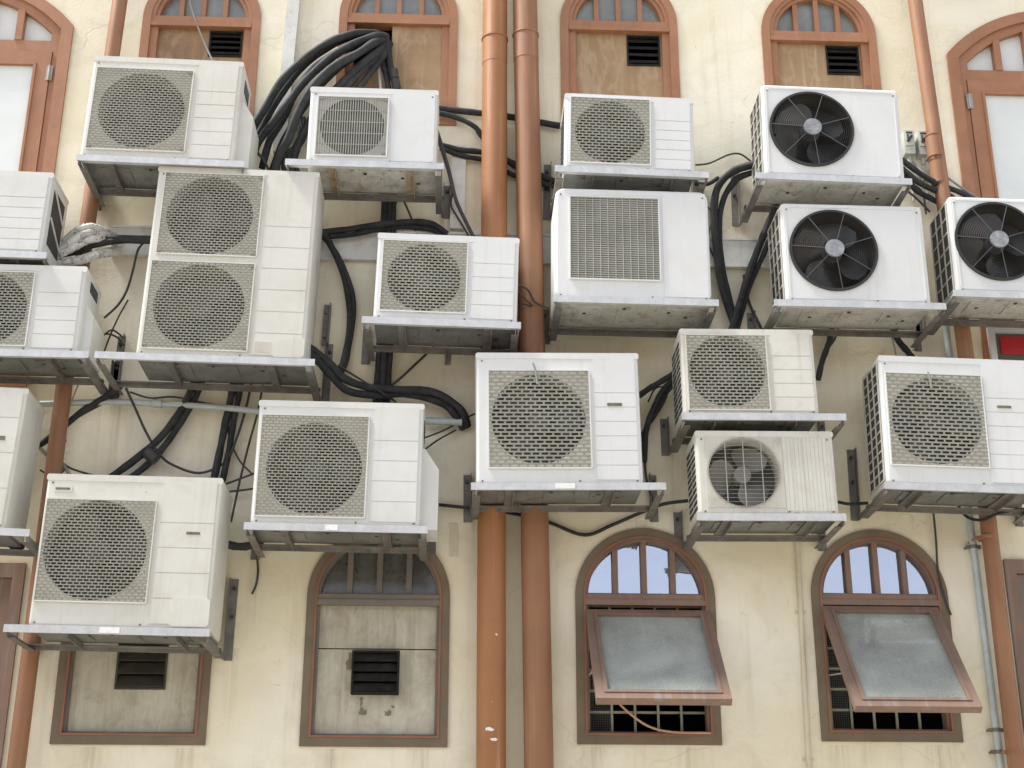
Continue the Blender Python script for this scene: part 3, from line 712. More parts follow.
    if side == 'slots':
        g = MB(); n2 = max(6, round(H / .04))
        for k in range(n2):
            z = .04 + (H - .08) * k / n2
            for y0_, y1_ in ((yf + .04, -.01), (.01, h2 - .03)): g.box(xa - .002, xa + .003, y0_, y1_, z, z + .02)
        g.build('side_grille', 'fins', root)
    if side_r:                      # bulged valve cover on the right side: (bottom fraction, top fraction, how far it sticks out)
        f0, f1, out = side_r; z0, z1 = H * f0 + .004, H * f1; g = MB()
        prof = [(xb - .001, z0), (xb + out, z0), (xb + out, z1 - out * 1.3), (xb + .012, z1), (xb - .001, z1)]
        g.plate(prof, [], yf + .05, h2 - .02); g.build('valve_cover', body, root)
        g = MB(); g.box(xb - .001, xb + .003, yf + .10, h2 - .06, H * .80, H * .92); g.build('side_handle', 'ink', root)
        g = MB(); g.box(xb - .001, xb + .004, yf + .06, h2 - .03, H * .78, H * .94)
    # pressed base pan below
    g = MB(); g.box(xa + .006, xb - .006, yf + .008, h2 - .004, -.014, -.001)
    g.plate(rect(0, .01, 0, .01), [], 0, .001) if False else None
    for k in range(3):
        cx = xa + w * (.22 + .28 * k); g.box(cx - w * .09, cx + w * .09, yf + .07, h2 - .08, -.020, -.0142)
    g.build('base_pan', 'pan' if cross else 'pan_dark', root)
    for fx in (-.30, -.05, .24, .36): g = MB(); g.tube([(w * fx, yf + .12 + .05 * SIN(fx * 40), -.0195), (w * fx, yf + .12 + .05 * SIN(fx * 40), -.0216)], .011, 10, 0); g.build('drain_hole', 'ink', root)
    # ---- bracket
    Cb = Vector(((L_.x + R_.x) / 2, 0, (L_.z + R_.z) / 2)); wl = (R_.x - L_.x) / ct
    br_ = empty('wall_bracket', Cb, blabel, 'bracket', BG, tau)
    lo, hi = -wl / 2, wl / 2; T = -.0225
    g = MB(); g.angle((hi, -DL, 0), (lo, -DL, 0), .04, .036, .004); 
    # angle section: upright leg facing out, flat leg going back under the unit
    g = MB(); g.box(lo, hi, -DL, -DL + .005, -.037, -.0); g.box(lo, hi, -DL + .005, -DL + .045, T - .005, T)
    g.build('front_rail', lip_mat, br_)
    g = MB(); yb = -(DF - depth) + .01; g.box(lo, hi, yb, yb + .005, T - .030, T - .005); g.box(lo, hi, yb - .035, yb, T - .010, T - .005); g.build('rear_rail', arm_mat, br_)
    for sgn, on in zip((-1, 1), legs):
        if not on: continue
        x = (lo + arms_in) if sgn < 0 else (hi - arms_in)
        g = MB(); g.box(x - .003, x + .003, -DL + .006, -.004, T - .034, T - .006); g.box(min(x + .003, x - sgn * .035), max(x - .003, x - sgn * .035), -DL + .046, -.05, T - .0355, T - .0305) ; g.build('side_arm', arm_mat, br_)
        g = MB(); xx = x - sgn * .004
        g.box(x - .003, x + .003, -.045, -.0035, T - .0443, leg_up) if False else None
        g.box(x + sgn * .0035, x + sgn * .0075, -.05, -.002, T - .037 - leg_down, leg_up); g.box(min(x + sgn * .0075, x + sgn * .045), max(x + sgn * .0075, x + sgn * .045), -.0065, -.002, T - .037 - leg_down, leg_up)
        g.build('wall_leg', arm_mat, br_)
        for bz in ((leg_up - .05, leg_up * .45) if leg_up > .2 else (leg_up - .04,)): g = MB(); g.tube([(x + sgn * .027, -.0066, bz), (x + sgn * .027, -.02, bz)], .010, 6, 0); g.build('bolt', 'ink', br_)
    for fx in ((xa + w * .2, xb - w * .2) if cross != 'none' else ()):
        fx += C.x - Cb.x
        g = MB(); g.box(fx - .022, fx + .022, -DL + .046, yb - .036, T - .006, T - .001); g.box(fx + .017, fx + .022, -DL + .046, yb - .036, T - .029, T - .006); g.build('cross_bar', cross or arm_mat, br_)
    if dangle:
        v0_, v1_ = P(dangle[0], dangle[1], .2) - Cb, P(dangle[0], dangle[2], .2) - Cb; g = MB(); g.bar((v0_.x, -.2, T - .031), (v0_.x, -.2, v1_.z), .035, .005, (0, 1, 0)); g.bar((v0_.x - .015, -.22, T - .031), (v0_.x - .015, -.22, v1_.z), .005, .035, (0, 1, 0)); g.build('hanging_leg', arm_mat, br_)
    if sticker:
        v = P(sticker[0], ly(sticker[0]), DL).x - Cb.x; v2 = P(sticker[1], ly(sticker[1]), DL).x - Cb.x
        g = MB(); g.box(v, v2, -DL - .002, -DL - .0004, -.031, -.004); g.build('sticker', 'sticker', br_)
    return root

U = unit
U('yellowed air conditioner with valve cover bulge, below the top-left boarded window', (77, 154, 245, 161), 79.5, 233, (95, 59), (240.7, 63.3),
  [(98, 68, 184, 152.5)], [(141.5, 110.5, 44)], strips=5, clips=True, body='white_cream', side_r=(.0, .66, .075), blabel='angle bracket under the yellowed unit below the top-left boarded window')
U('small white air conditioner with fine vertical wire grille, below the hose-filled window', (285.3, 158.5, 444, 163), 306, 436, (311, 89.3), (436, 92.7),
  [(319, 97, 386, 157)], [(352.5, 127, 33)], kind='fine', clips=True, strips=1, body='white_clean', cross='rust', blabel='rust-stained bracket under the unit below the hose-filled window')
U('white air conditioner with staggered slot grille, topmost right of the twin downpipes', (555, 165, 709, 171.7), 564, 694.7, (567, 95), (690, 101.7),
  [(571, 97.5, 650, 165.5)], [(610, 132.5, 36.5)], pitch=(.018, .036, .007, .008), leg_up=.3, strips=5, side='slots', body='white_clean', blabel='angle bracket just above the flat square grilled unit')
U('white air conditioner with bare black fan, topmost on the right', (756, 172, 912, 178.5), 765, 905, (763.5, 86.5), (894.7, 91),
  [], [(811.5, 129.3, 40.5)], kind='blackfan', strips=0, side='lattice', body='white_clean', fan_a=.5, leg_up=.3, cross='none', arm_mat='galv_dark', blabel='brown weathered bracket under the topmost black fan unit')
U('white air conditioner mostly out of frame, uppermost at the left edge', (-110, 246, 47, 252), -95, 41.7, (-80, 170), (44, 175),
  [(-88, 180, -20, 244)], [(-54, 212, 33)], strips=5, side='open_right', blabel='short bracket end under the uppermost left edge unit')
U('tall white air conditioner with two fans one above the other', (95, 351, 315, 359), 135.5, 304.5, (161.7, 170), (316, 173.5),
  [(166.5, 173, 256, 257), (152.5, 261, 246.5, 351.5)], [(210, 216, 44.5), (199, 306, 46.5)], strips=6, body='white_cream', cover=(273, 337, 304, 355), depth=.33, clips=True, label_at=(255, 342, 271, 353), leg_up=.3, blabel='long bracket with bare end carrying the tall two-fan unit')
U('small white air conditioner with coarse woven grille, directly left of the twin downpipes', (362, 316, 521, 322), 373, 517, (377.7, 236), (517.5, 240),
  [(384, 240.5, 465, 313.5)], [(424, 278, 38.5)], pitch=(.0165, .033, .0068, .0078), strips=4, body='white_clean', dangle=(449, 325, 365), blabel='bracket with a dangling steel leg, left of the twin downpipes')
U('white air conditioner with a flat square grey grille and no round fan', (553.7, 295, 718.7, 299.5), 555, 712, (557, 189), (708.7, 194),
  [(570, 197, 660, 281)], [], kind='flat', strips=1, corner=.045, body='white_clean', depth=.36, cross='none', blabel='bracket under the flat square grilled unit')
U('white air conditioner with bare black fan, second down at the right', (774, 299, 946, 303), 786.5, 931.5, (779.7, 204), (921, 208.5),
  [], [(833.5, 250.5, 42.5)], kind='blackfan', strips=0, side='lattice', body='white_clean', fan_a=1.1, cross='none', blabel='bracket with diagonal right arm under the second black fan unit')
U('white air conditioner with bare black fan, cut off by the right edge', (953, 289.5, 1116, 295), 957, 1096, (944.7, 198), (1083, 202),
  [], [(997.5, 241.5, 41)], kind='blackfan', strips=0, side='lattice', body='white_clean', fan_a=.2, cross='none', blabel='bracket under the black fan unit cut off by the right edge')
U('white air conditioner with valve cover, grille cut off by the left edge', (-80, 347, 89, 351), -70, 76.7, (-58, 266), (83, 268.7),
  [(-55, 271, 25, 346)], [(-12, 309, 40)], strips=4, body='white', side_r=(.0, .6, .05), blabel='bracket under the left edge unit with valve cover')
U('large cream white air conditioner with tiny badge, lower of the left edge units', (-170, 520, 30, 529), -150, 5.5, (-130, 386), (25, 389.5),
  [(-135, 400, -40, 505)], [(-85, 452, 46)], strips=3, body='white_cream', badge=[(-2, 436, 5, 440.5)], blabel='bracket end at the left edge beside the lowest unit')
U('white air conditioner with yellowed square grille, over the soot-stained boarded window', (244, 522, 428, 526), 250, 419.8, (259, 404), (421.5, 405.5),
  [(262.7, 415, 364, 518)], [(314, 468.5, 49)], strips=4, body='white', side_r=(.0, .66, .085), sticker=(325, 338), blabel='bracket over the soot-stained boarded window')
U('white air conditioner in front of the twin downpipes, a bit of wire on its grille', (471, 482.5, 666, 482.5), 476.5, 643.7, (477.7, 355), (637, 356.5),
  [(488.5, 371, 591.5, 468)], [(538.5, 419, 48)], strips=6, body='white_clean', badge=[(607, 403.3, 622, 406.3)], strip_x=(593.5, 420), sticker=(555, 575), leg_up=.2, pitch=(.0205, .044, .0085, .010), blabel='wide bracket across the twin downpipes')
U('grimy white air conditioner, upper of the two small stacked right of centre', (682, 412.5, 846, 413.5), 684, 819.5, (676, 332), (811, 332),
  [(685.5, 335.5, 770, 410)], [(727, 371.5, 38.5)], pitch=(.018, .036, .007, .008), strips=4, body='white_yellow', side='slots', blabel='bracket under the upper of the two small stacked units')
U('small stained air conditioner with its grey fan blades showing behind thin wire', (697, 513, 846, 513.5), 699.5, 839.5, (694, 434), (831, 434),
  [(704, 436.5, 786, 508)], [(744, 472.5, 36)], kind='guard', strips=5, ridge=True, body='white_yellow', side='slots', fan_a=.9, strip_x=(784, 470), blabel='bracket under the unit with bare grey fan blades')
U('large white air conditioner with lattice side and long thin badge, above the right awning window', (884.7, 481.5, 1056, 487.5), 887.5, 1041, (871, 359), (1020, 362),
  [(885, 373, 989, 468)], [(936.5, 421, 45.5)], strips=6, body='white_clean', side='lattice', lat=.06, leg_up=.34, pitch=(.0205, .044, .0085, .010), badge=[(996.5, 405.7, 1011, 408.7)], blabel='bracket under the large unit above the right awning window', strip_x=(985, 420))
U('large white air conditioner lowest of all, with two small badges', (4, 624, 210, 628.8), 27.5, 209, (46.7, 477), (218.5, 480.5),
  [(48, 499, 145.5, 603)], [(95.5, 550, 53)], strips=4, body='white_cream', badge=[(56, 487.5, 70, 490, 1), (186.5, 532, 200, 535, 1)], cover=(171, 598, 209, 627), sticker=(100, 120), depth=.34, leg_up=.36, blabel='long bracket below the lowest unit, its steel leg upright on the wall')

# ------------------------------------------------------------------ pipes
def pipe(name, label, cat, pts, r, mat, group=None, joints=(), straps=(), d=.11, joint_r=1.14, strap_mat='ink', ext=2.2):
    v = [P(px, py, d) for px, py in pts]; a, b = v[0], v[-1]
    dirn = (a - b).normalized(); top = a + dirn * ext; bot = b - dirn * ((b.z - .02) / dirn.z if dirn.z else 0)
    root = empty(name, bot, label, cat, group)
    g = MB(); g.tube([p - bot for p in [bot] + v[::-1] + [top]], r, 20, 0); g.build('pipe_run', mat, root, 50)
    for j in joints:
        t = (j - pts[0][1]) / (pts[-1][1] - pts[0][1]); px = pts[0][0] + (pts[-1][0] - pts[0][0]) * t; c = P(px, j, d) - bot
        g = MB(); rr = r * joint_r
        g.tube([c - dirn * .12, c + dirn * .055], rr, 20, 0); g.tube([c + dirn * .052, c + dirn * .062], rr * 1.07, 20, 0); g.build('pipe_collar', mat, root, 50)
    for sy in straps:
        t = (sy - pts[0][1]) / (pts[-1][1] - pts[0][1]); px = pts[0][0] + (pts[-1][0] - pts[0][0]) * t; c = P(px, sy, d) - bot
        g = MB(); g.tube([c - dirn * .010, c + dirn * .010], r * 1.07, 16, 0); g.box(c.x - r - .02, c.x + r + .02, c.y - .004, c.y + .004, c.z - .010, c.z + .010)
        g.tube([(c.x + r + .014, c.y, c.z), (c.x + r + .014, -.001 - bot.y, c.z)], .006, 6, 0); g.tube([(c.x - r - .014, c.y, c.z), (c.x - r - .014, -.001 - bot.y, c.z)], .006, 6, 0)
        g.build('pipe_strap', strap_mat, root, 50)
    return root
PG = 'terracotta downpipes on the wall'
pipe('downpipe', 'terracotta downpipe at the left, slanting behind the left units', 'downpipe', [(120, 0), (65, 379), (16, 768)], .044, 'pipe_dull', PG, (), (70,), strap_mat='pipe_dull')
def chips(root, spots, r, axis_pts, d=.11):
    for (px, py, wpx, hpx) in spots:
        t = (py - axis_pts[0][1]) / (axis_pts[1][1] - axis_pts[0][1]); cx = axis_pts[0][0] + (axis_pts[1][0] - axis_pts[0][0]) * t
        c = P(cx, py, d) - root.location; s_ = P(px, py, d) - root.location; ang = math.asin(max(-.9, min(.9, (s_.x - c.x) / r))); rr = r * 1.012; hw = wpx / 170 / r / 2; hh = hpx / 165 / 2; vs = []; fs = []
        rg = random.Random(int(px)); n = 12
        rim = [(1 + rg.uniform(-.35, .2)) for _ in range(n)]
        vs.append((c.x + rr * SIN(ang), c.y - rr * COS(ang), c.z))
        for k in range(n):
            a = ang + hw * rim[k] * COS(2 * PI * k / n); vs.append((c.x + rr * SIN(a), c.y - rr * COS(a), c.z + hh * rim[k] * SIN(2 * PI * k / n)))
        for k in range(n): fs.append((0, 1 + k, 1 + (k + 1) % n))
        g = MB(); g.add(vs, fs); g.build('paint_chip', 'sticker', root)
TW = pipe('downpipe', 'left one of the twin terracotta downpipes in the middle', 'downpipe', [(495, 0), (494, 235), (491.5, 530), (491, 768)], .0735, 'pipe', PG, (48,), (), joint_r=1.02)
chips(TW, ((489, 731, 7, 3), (493, 741, 6, 2.5), (499, 78, 2, 6), (496, 637, 2, 2)), .0735, ((491.5, 530), (491, 768)))
pipe('downpipe', 'right one of the twin terracotta downpipes in the middle', 'downpipe', [(525, 0), (530.5, 270), (534.5, 512), (539, 768)], .073, 'pipe_dull', PG, (44,), (), joint_r=1.025)
pipe('downpipe', 'terracotta downpipe at the right, beside the grey-blue conduit', 'downpipe', [(915, 0), (963, 335), (987, 512), (1017, 768)], .0435, 'pipe_dull', PG, (145, 166), (538, 752), joint_r=1.06, strap_mat='pipe_dull')
pipe('conduit', 'thin grey-blue metal conduit strapped beside the right downpipe', 'conduit', [(947, 335), (969, 512), (1001, 768)], .020, 'conduit', None, (), (547, 730, 752), d=.04, ext=.3, strap_mat='galv_dark')
def wallstrip(name, label, cat, p0, p1, wpx, mat, d=.03, group=None, ext0=0, ext1=0):
    a, b = P(*p0), P(*p1); w = (P(p0[0] + wpx, p0[1]) - a).x; dv = (a - b).normalized(); a = a + dv * ext0; b = b - dv * ext1
    g = MB(); g.bar((a.x, -d / 2, a.z), (b.x, -d / 2, b.z), w, d, (0, 1, 0)); g.v = [v for v in g.v]
    return tag(g.build(name, mat, None, None, b), label, cat, group)
wallstrip('cable_trunking', 'white upright cable trunking beside the fanned black hoses', 'trunking', (294.5, 0), (284, 110), 12, 'trunk', .04, None, .5, .3)
wallstrip('cable_trunking', 'short white upright trunking below the hose-filled window unit', 'trunking', (459, 148), (457, 231), 14, 'trunk', .035)
g = MB(); a, b = P(793.5, 470, .012), P(809, 768, .012); dv = (a - b).normalized(); b2 = b - dv * 1.2
g.tube([b2, a], .013, 8, 0)
for t in (.25, .45, .72): c = b2.lerp(a, t); g.box(c.x - .03, c.x + .03, -.004, -.0005, c.z - .01, c.z + .01)
tag(g.build('conduit', 'cream', None, 50, b2), 'thin cream painted conduit between the two awning windows', 'conduit')
g = MB(); g.tube([P(40, 404, .07), P(110, 402, .07), P(160, 404, .07), P(215, 407, .07), P(262, 412, .07)], .017, 10); g.tube([P(154, 403.5, .07), P(162, 404, .07)], .024, 10, 0)
tag(g.build('conduit', 'conduit', None, 50, P(40, 404, .07)), 'silver horizontal conduit below the tall two-fan unit', 'conduit')
g = MB(); g.tube([P(424, 421, .06), P(462, 422, .06)], .02, 10, 0); tag(g.build('conduit', 'conduit', None, 50, P(424, 421, .06)), 'short grey conduit stub beside the thick curled black hoses', 'conduit')

# loose bracket legs left on the wall
def loose_leg(label, p0, p1, kick=None):
    a, b = P(*p0, .02), P(*p1, .02); g = MB(); g.bar(b, a, .04, .006, (0, 1, 0)); g.bar(b + Vector((.017, -.02, 0)), a + Vector((.017, -.02, 0)), .006, .035, (0, 1, 0))
    if kick: g.bar(b, P(*kick), .03, .006, (0, 1, 0))
    for t in (.2, .8): c = b.lerp(a, t); g.tube([c + Vector((-.008, -.003, 0)), c + Vector((-.008, -.016, 0))], .009, 6, 0)
    return tag(g.build('steel_angle', 'galv_dark', None, None, b), label, 'steel angle', 'loose steel angles left on the wall')
loose_leg('bent steel angle on the wall right of the tall two-fan unit', (328, 305), (325, 345), None)
a, b = P(454, 524), P(455, 557); g = MB(); g.plate(rect(a.x - .022, a.x + .022, b.z, a.z), [circ(a.x, a.z - .05, .009, 10)], -.006, 0)
tag(g.build('fixing_plate', 'cream', None, None, (a.x, 0, b.z)), 'narrow painted fixing plate on the wall left of the twin downpipes', 'plate')

# ------------------------------------------------------------------ isolator switches
for i, (x0, lab) in enumerate(((903.5, 'left of two small grey isolator switches by the right downpipe'), (917.5, 'right of two small grey isolator switches, touching the right downpipe'))):
    a, b = P(x0, 129.5 + i * .8, .075), P(x0 + 12.7, 153 + i * .8, .075); r = empty('isolator_switch', (a.x, 0, b.z), lab, 'switch', 'isolator switches')
    w, h = b.x - a.x, a.z - b.z
    g = MB(); g.plate(rrect(0, w, 0, h, .008, 3), [], -.07, -.001); g.plate(rrect(.006, w - .006, .05, h - .006, .006, 3), [], -.078, -.0702); g.build('box', 'switchbox', r, 40)
    g = MB(); g.bar((w * .28, -.083, h * .47), (w * .72, -.083, h * .72), .014, .010, (0, 1, 0)); g.bar((w * .2, -.08, h * .86), (w * .8, -.08, h * .86), .01, .003, (0, 1, 0)); g.bar((w * .34, -.08, h * .5), (w * .34, -.08, h * .78), .008, .003, (0, 1, 0)); g.build('lever', 'ink', r)
    g = MB(); g.tube([(w / 2, -.035, -.001), (w / 2, -.035, -.05)], .014, 10, 0); g.tube([(w / 2, -.035, -.05), (w / 2, -.035, -.30)], .008, 8, 0); g.build('gland', 'switchbox', r, 40)
    g = MB(); g.box(w * .1, w * .9, -.05, -.001, -.16, -.09); g.build('junction_box', 'switchbox', r)

# ------------------------------------------------------------------ hoses and wires
def cable(label, pts, r, mat='cable', group=None, name='hose', cat='hose', n=8):
    v = [P(*p) for p in pts]; g = MB(); k1 = random.uniform(0, 6); g.tube(v, (lambda t: r * (1.0 + .06 * SIN(t * 19 + k1) + .04 * SIN(t * 47 + 2 * k1))) if r > .013 else r, n, 6); return tag(g.build(name, mat, None, 60, v[0]), label, cat, group)
HG = 'black hoses fanning out of the window'
cable('outermost black hose arching down from the half boarded window', [(384, 36, .0), (372, 33, .10), (353, 34, .16), (328, 43, .18), (303, 60, .18), (281, 82, .18), (266, 107, .16), (256, 123, .14), (240, 150, .1)], .0235, group=HG)
cable('second black hose from the top in the arching bundle', [(386, 37, .0), (376, 36, .12), (356, 43, .18), (333, 56, .2), (306, 80, .2), (288, 103, .2), (273, 123, .18), (258, 143, .14), (250, 165, .1)], .024, group=HG)
cable('black hose crossing under the top two of the arching bundle', [(380, 42, .0), (360, 46, .1), (338, 52, .12), (314, 68, .13), (296, 92, .12), (284, 118, .1), (270, 140, .1), (262, 168, .1)], .022, group=HG)
cable('middle black hose of the arching bundle, bending steeply down to the unit', [(386, 40, .0), (374, 43, .16), (357, 54, .22), (338, 64, .24), (316, 83, .24), (299, 110, .22), (289, 137, .2), (278, 160, .16), (274, 185, .1)], .0245, group=HG)
cable('black hose just left of the small fine wire grille unit', [(387, 42, .0), (377, 52, .14), (362, 64, .18), (345, 80, .17), (322, 104, .15), (305, 130, .14), (296, 150, .12), (288, 185, .1)], .0235, group=HG)
cable('straight black hose dropping behind the fine wire grille unit, left one', [(388, 42, .0), (378, 55, .12), (360, 72, .15), (345, 90, .15), (325, 125, .12)], .023, group=HG)
cable('straight black hose dropping behind the fine wire grille unit, right one', [(390, 44, .0), (384, 55, .10), (371, 72, .13), (354, 95, .13), (340, 125, .12)], .021, group=HG)
cable('lowest slack black hose of the arching bundle', [(383, 44, .0), (366, 50, .07), (346, 62, .09), (322, 84, .09), (302, 110, .08), (284, 140, .08), (272, 172, .07)], .0215, group=HG)
cable('black hose tucked between the outermost and second arching hoses', [(381, 38, .0), (368, 35, .07), (348, 38, .11), (324, 50, .12), (300, 70, .12), (280, 96, .11), (264, 124, .1), (252, 150, .08)], .021, group=HG)
cable('taped black hose hanging down the right board, thicker one', [(386, 36, .02), (388, 52, .07), (391, 70, .07), (396, 88, .07), (397, 110, .06)], .021, group='taped hoses on the right board')
cable('taped black hose hanging down the middle of the window opening', [(381, 44, .02), (382, 60, .06), (386, 75, .06), (389, 92, .06), (390, 110, .06)], .017, group='taped hoses on the right board')
cable('thin white pipe showing between the taped hoses', [(377, 50, .02), (379, 66, .04), (380, 80, .04), (382, 105, .05)], .009, 'trunk', name='pipe', cat='pipe')
g = MB(); v = [P(393.5, 70, .09), P(395, 79, .09)]; g.tube(v, .026, 10, 0); v = [P(395, 80, .085), P(397, 90, .085)]; g.tube(v, .027, 10, 0)
tag(g.build('tape_wrap', 'wire_thin', None, 50, v[0]), 'dark tape wound round the hose on the right board', 'tape')
for k, (o, lab) in enumerate(((0, 'left tangled hose behind the tall unit top'), (9, 'middle tangled hose behind the tall unit top'), (18, 'right tangled hose next to the fine wire grille unit'))):
    cable(lab, [(296 + o * .4, 118, .1), (300 + o * .3, 134, .12), (296 + o * .2, 146, .12), (284 + o * .5, 158, .12), (286 + o, 185, .1)], .014, group='tangled hoses behind the tall unit')
cable('thin tangled wire left of the tangled hoses above the tall unit', [(255, 150, .12), (262, 158, .14), (268, 168, .14), (274, 180, .12)], .008, 'wire_thin', name='wire', cat='wire')
VG = 'upright black hoses behind the units'
cable('left upright black hose running behind the coarse grille unit', [(385, 180, .04), (383.5, 260, .05), (381, 330, .05), (378.5, 370, .05), (376, 410, .05)], .021, group=VG)
cable('middle upright black hose running behind the coarse grille unit', [(389.5, 180, .05), (388, 260, .05), (386, 330, .07), (383.5, 370, .07), (381, 410, .05)], .017, group=VG)
cable('right upright black hose running behind the coarse grille unit', [(394, 180, .04), (392, 260, .05), (391, 330, .05), (388.5, 370, .05), (386, 410, .05)], .019, group=VG)
CG = 'thick curled hoses leaving the tall unit'
cable('upper thick black hose curling from the tall unit to a wall hole', [(303, 344, .3), (316, 352, .22), (331, 365, .17), (345, 379, .13), (372, 388, .12), (405, 390, .12), (432, 392, .12), (452, 402, .11), (463, 413, .09), (467, 426, .02)], .022, group=CG)
cable('lower thick black hose curling from the tall unit to a wall hole', [(303, 350, .27), (318, 361, .2), (332, 377, .15), (348, 391, .11), (374, 395, .1), (404, 394, .09), (430, 399, .09), (447, 406, .08), (458, 419, .06), (463, 428, .01)], .022, group=CG)
cable('thin wire running with the thick curled hoses', [(338, 365, .1), (355, 376, .1), (378, 390, .14), (396, 402, .08)], .006, 'wire_thin', name='wire', cat='wire')
cable('left thick hose looping down right of the tall unit', [(317, 226, .12), (330, 244, .08), (345, 280, .05), (350, 320, .05), (343, 364, .07), (332, 376, .14)], .018, group='looping hoses right of the tall unit')
cable('right thick hose looping down right of the tall unit', [(318, 232, .1), (336, 252, .07), (350, 285, .06), (354, 310, .05), (349, 345, .05), (345, 366, .07), (336, 378, .13)], .014, group='looping hoses right of the tall unit')
XG = 'hoses across the moulding above the coarse grille unit'
cable('upper black hose along the moulding above the coarse grille unit', [(318, 233, .1), (350, 229, .07), (385, 224, .1), (410, 222, .07), (432, 224, .07), (447, 234, .06)], .019, group=XG)
cable('lower black hose along the moulding above the coarse grille unit', [(318, 237, .08), (350, 235, .07), (380, 229, .07), (410, 227, .05), (436, 231, .05), (442, 240, .05)], .016, group=XG)
TG = 'hoses passing behind the twin downpipes'
cable('top black hose passing behind the twin downpipes near the boards', [(434, 108, .05), (470, 112, .035), (510, 117, .03), (560, 126, .04)], .019, group=TG)
cable('second black hose sagging behind the twin downpipes', [(434, 112, .06), (455, 117, .05), (475, 127, .04), (485, 140, .03), (520, 170, .03), (552, 180, .04)], .016, group=TG)
cable('third black hose behind the twin downpipes at the bracket level', [(440, 145, .05), (462, 150, .05), (485, 153, .035), (520, 166, .03), (556, 182, .04)], .017, group=TG)
cable('lowest black hose behind the twin downpipes at the bracket level', [(440, 148, .06), (462, 156, .04), (486, 161, .03), (520, 178, .03), (556, 187, .04)], .015, group=TG)
cable('dark wire bundle from the fine wire grille unit down to the coarse one', [(436, 128, .2), (443, 150, .13), (450, 175, .1), (456, 200, .1), (466, 222, .1), (474, 238, .1)], .011, 'wire_thin', name='wire', cat='wire')
cable('thin looping wire beside the short white trunking', [(436, 135, .18), (446, 165, .1), (452, 190, .08), (451, 205, .06), (458, 218, .06), (470, 238, .06)], .006, 'wire_thin', name='wire', cat='wire')
cable('thin diagonal wire above the coarse grille unit', [(401, 195, .03), (410, 215, .03), (418, 238, .03)], .006, 'wire_thin', name='wire', cat='wire')
cable('stray black wire below the coarse grille unit', [(434, 347, .03), (420, 360, .04), (404, 375, .04), (391, 386, .04)], .007, 'wire_thin', name='wire', cat='wire')
cable('wire at the right end of the coarse grille unit crossing a downpipe', [(517, 284, .25), (528, 290, .22), (535, 302, .2), (548, 308, .18)], .0055, 'wire_thin', name='wire', cat='wire')
cable('second wire at the right end of the coarse grille unit', [(517, 290, .25), (524, 298, .22), (532, 306, .2), (521, 303, .2)], .0045, 'wire_thin', name='wire', cat='wire')
RG = 'hoses left of the black fan units'
cable('outer black hose arching from the topmost black fan unit', [(762, 163, .25), (748, 166, .2), (732, 172, .16), (718, 187, .13), (714, 210, .11), (716, 245, .1), (722, 285, .08), (737, 332, .06)], .0225, group=RG)
cable('inner black hose arching from the topmost black fan unit', [(762, 170, .22), (748, 174, .17), (736, 180, .13), (724, 198, .1), (719, 225, .09), (721, 258, .08), (727, 290, .07), (738, 334, .05)], .0185, group=RG)
cable('black hose crossing diagonally left of the second black fan unit', [(778, 200, .2), (768, 225, .14), (757, 252, .11), (746, 283, .1), (732, 330, .08)], .0205, group=RG)
cable('second black hose crossing diagonally left of the second black fan unit', [(776, 225, .16), (762, 258, .1), (750, 285, .08), (736, 332, .06)], .015, group=RG)
cable('thin hose below the second black fan unit left end', [(744, 275, .04), (748, 300, .04), (762, 330, .04)], .009, 'wire_thin', name='wire', cat='wire')
cable('thin wire looping from the topmost slot grilled unit to the right', [(696, 165, .2), (710, 163, .1), (728, 155, .06), (740, 154, .05), (752, 162, .06)], .0055, 'wire_thin', name='wire', cat='wire')
cable('dark wire stub at the right end of the topmost slot grilled unit', [(696, 184, .2), (708, 184, .14), (718, 178, .1)], .012, group=None)
cable('black hose dropping below the second black fan unit', [(833, 322, .08), (829, 342, .07), (822, 362, .06), (818, 380, .05)], .0165, group='hoses below the second black fan unit')
cable('thin black wire dropping below the second black fan unit', [(840, 322, .05), (834, 340, .05), (824, 352, .05)], .007, 'wire_thin', name='wire', cat='wire')
cable('black hose entering the wall right of the second black fan unit bracket', [(893, 325, .1), (898, 340, .08), (908, 352, .04), (914, 360, .01)], .019, group='hoses below the second black fan unit')
cable('thin grey wire below the second black fan unit right end', [(889, 325, .05), (893, 342, .05), (897, 362, .05)], .006, 'wire_greyt', name='wire', cat='wire')
SG = 'black hoses below the isolator switches'
for k, (pts, lab) in enumerate((([(902, 160, .2), (918, 172, .14), (938, 184, .13), (962, 193, .13), (985, 205, .15)], 'upper black hose between the isolator switches and the right door'),
        ([(902, 168, .18), (918, 182, .12), (934, 190, .12), (950, 196, .12), (960, 206, .14)], 'middle black hose between the isolator switches and the right door'),
        ([(904, 174, .14), (916, 190, .09), (930, 198, .09), (944, 206, .1)], 'lower black hose between the isolator switches and the right door'))):
    cable(lab, pts, .0165, group=SG)
for k, (pts, lab) in enumerate((([(913, 162, .04), (928, 178, .09), (944, 192, .1)], 'thin grey wire from the left isolator switch'),
        ([(927, 160, .04), (940, 172, .09), (962, 188, .1), (978, 199, .1)], 'thin grey wire from the right isolator switch'),
        ([(906, 190, .05), (916, 198, .06), (930, 212, .06)], 'lowest thin wire behind the second black fan unit top corner'),
        ([(910, 183, .05), (922, 192, .06), (926, 214, .06)], 'short thin wire dropping behind the second black fan unit top corner'))):
    cable(lab, pts, .0065, 'wire_greyt' if k < 2 else 'wire_thin', name='wire', cat='wire')
MG = 'dark hoses right of the middle unit'
cable('upper dark hose from the middle unit to the stacked small unit', [(640, 395, .2), (650, 388, .12), (662, 381, .12), (676, 372, .16)], .017, group=MG)
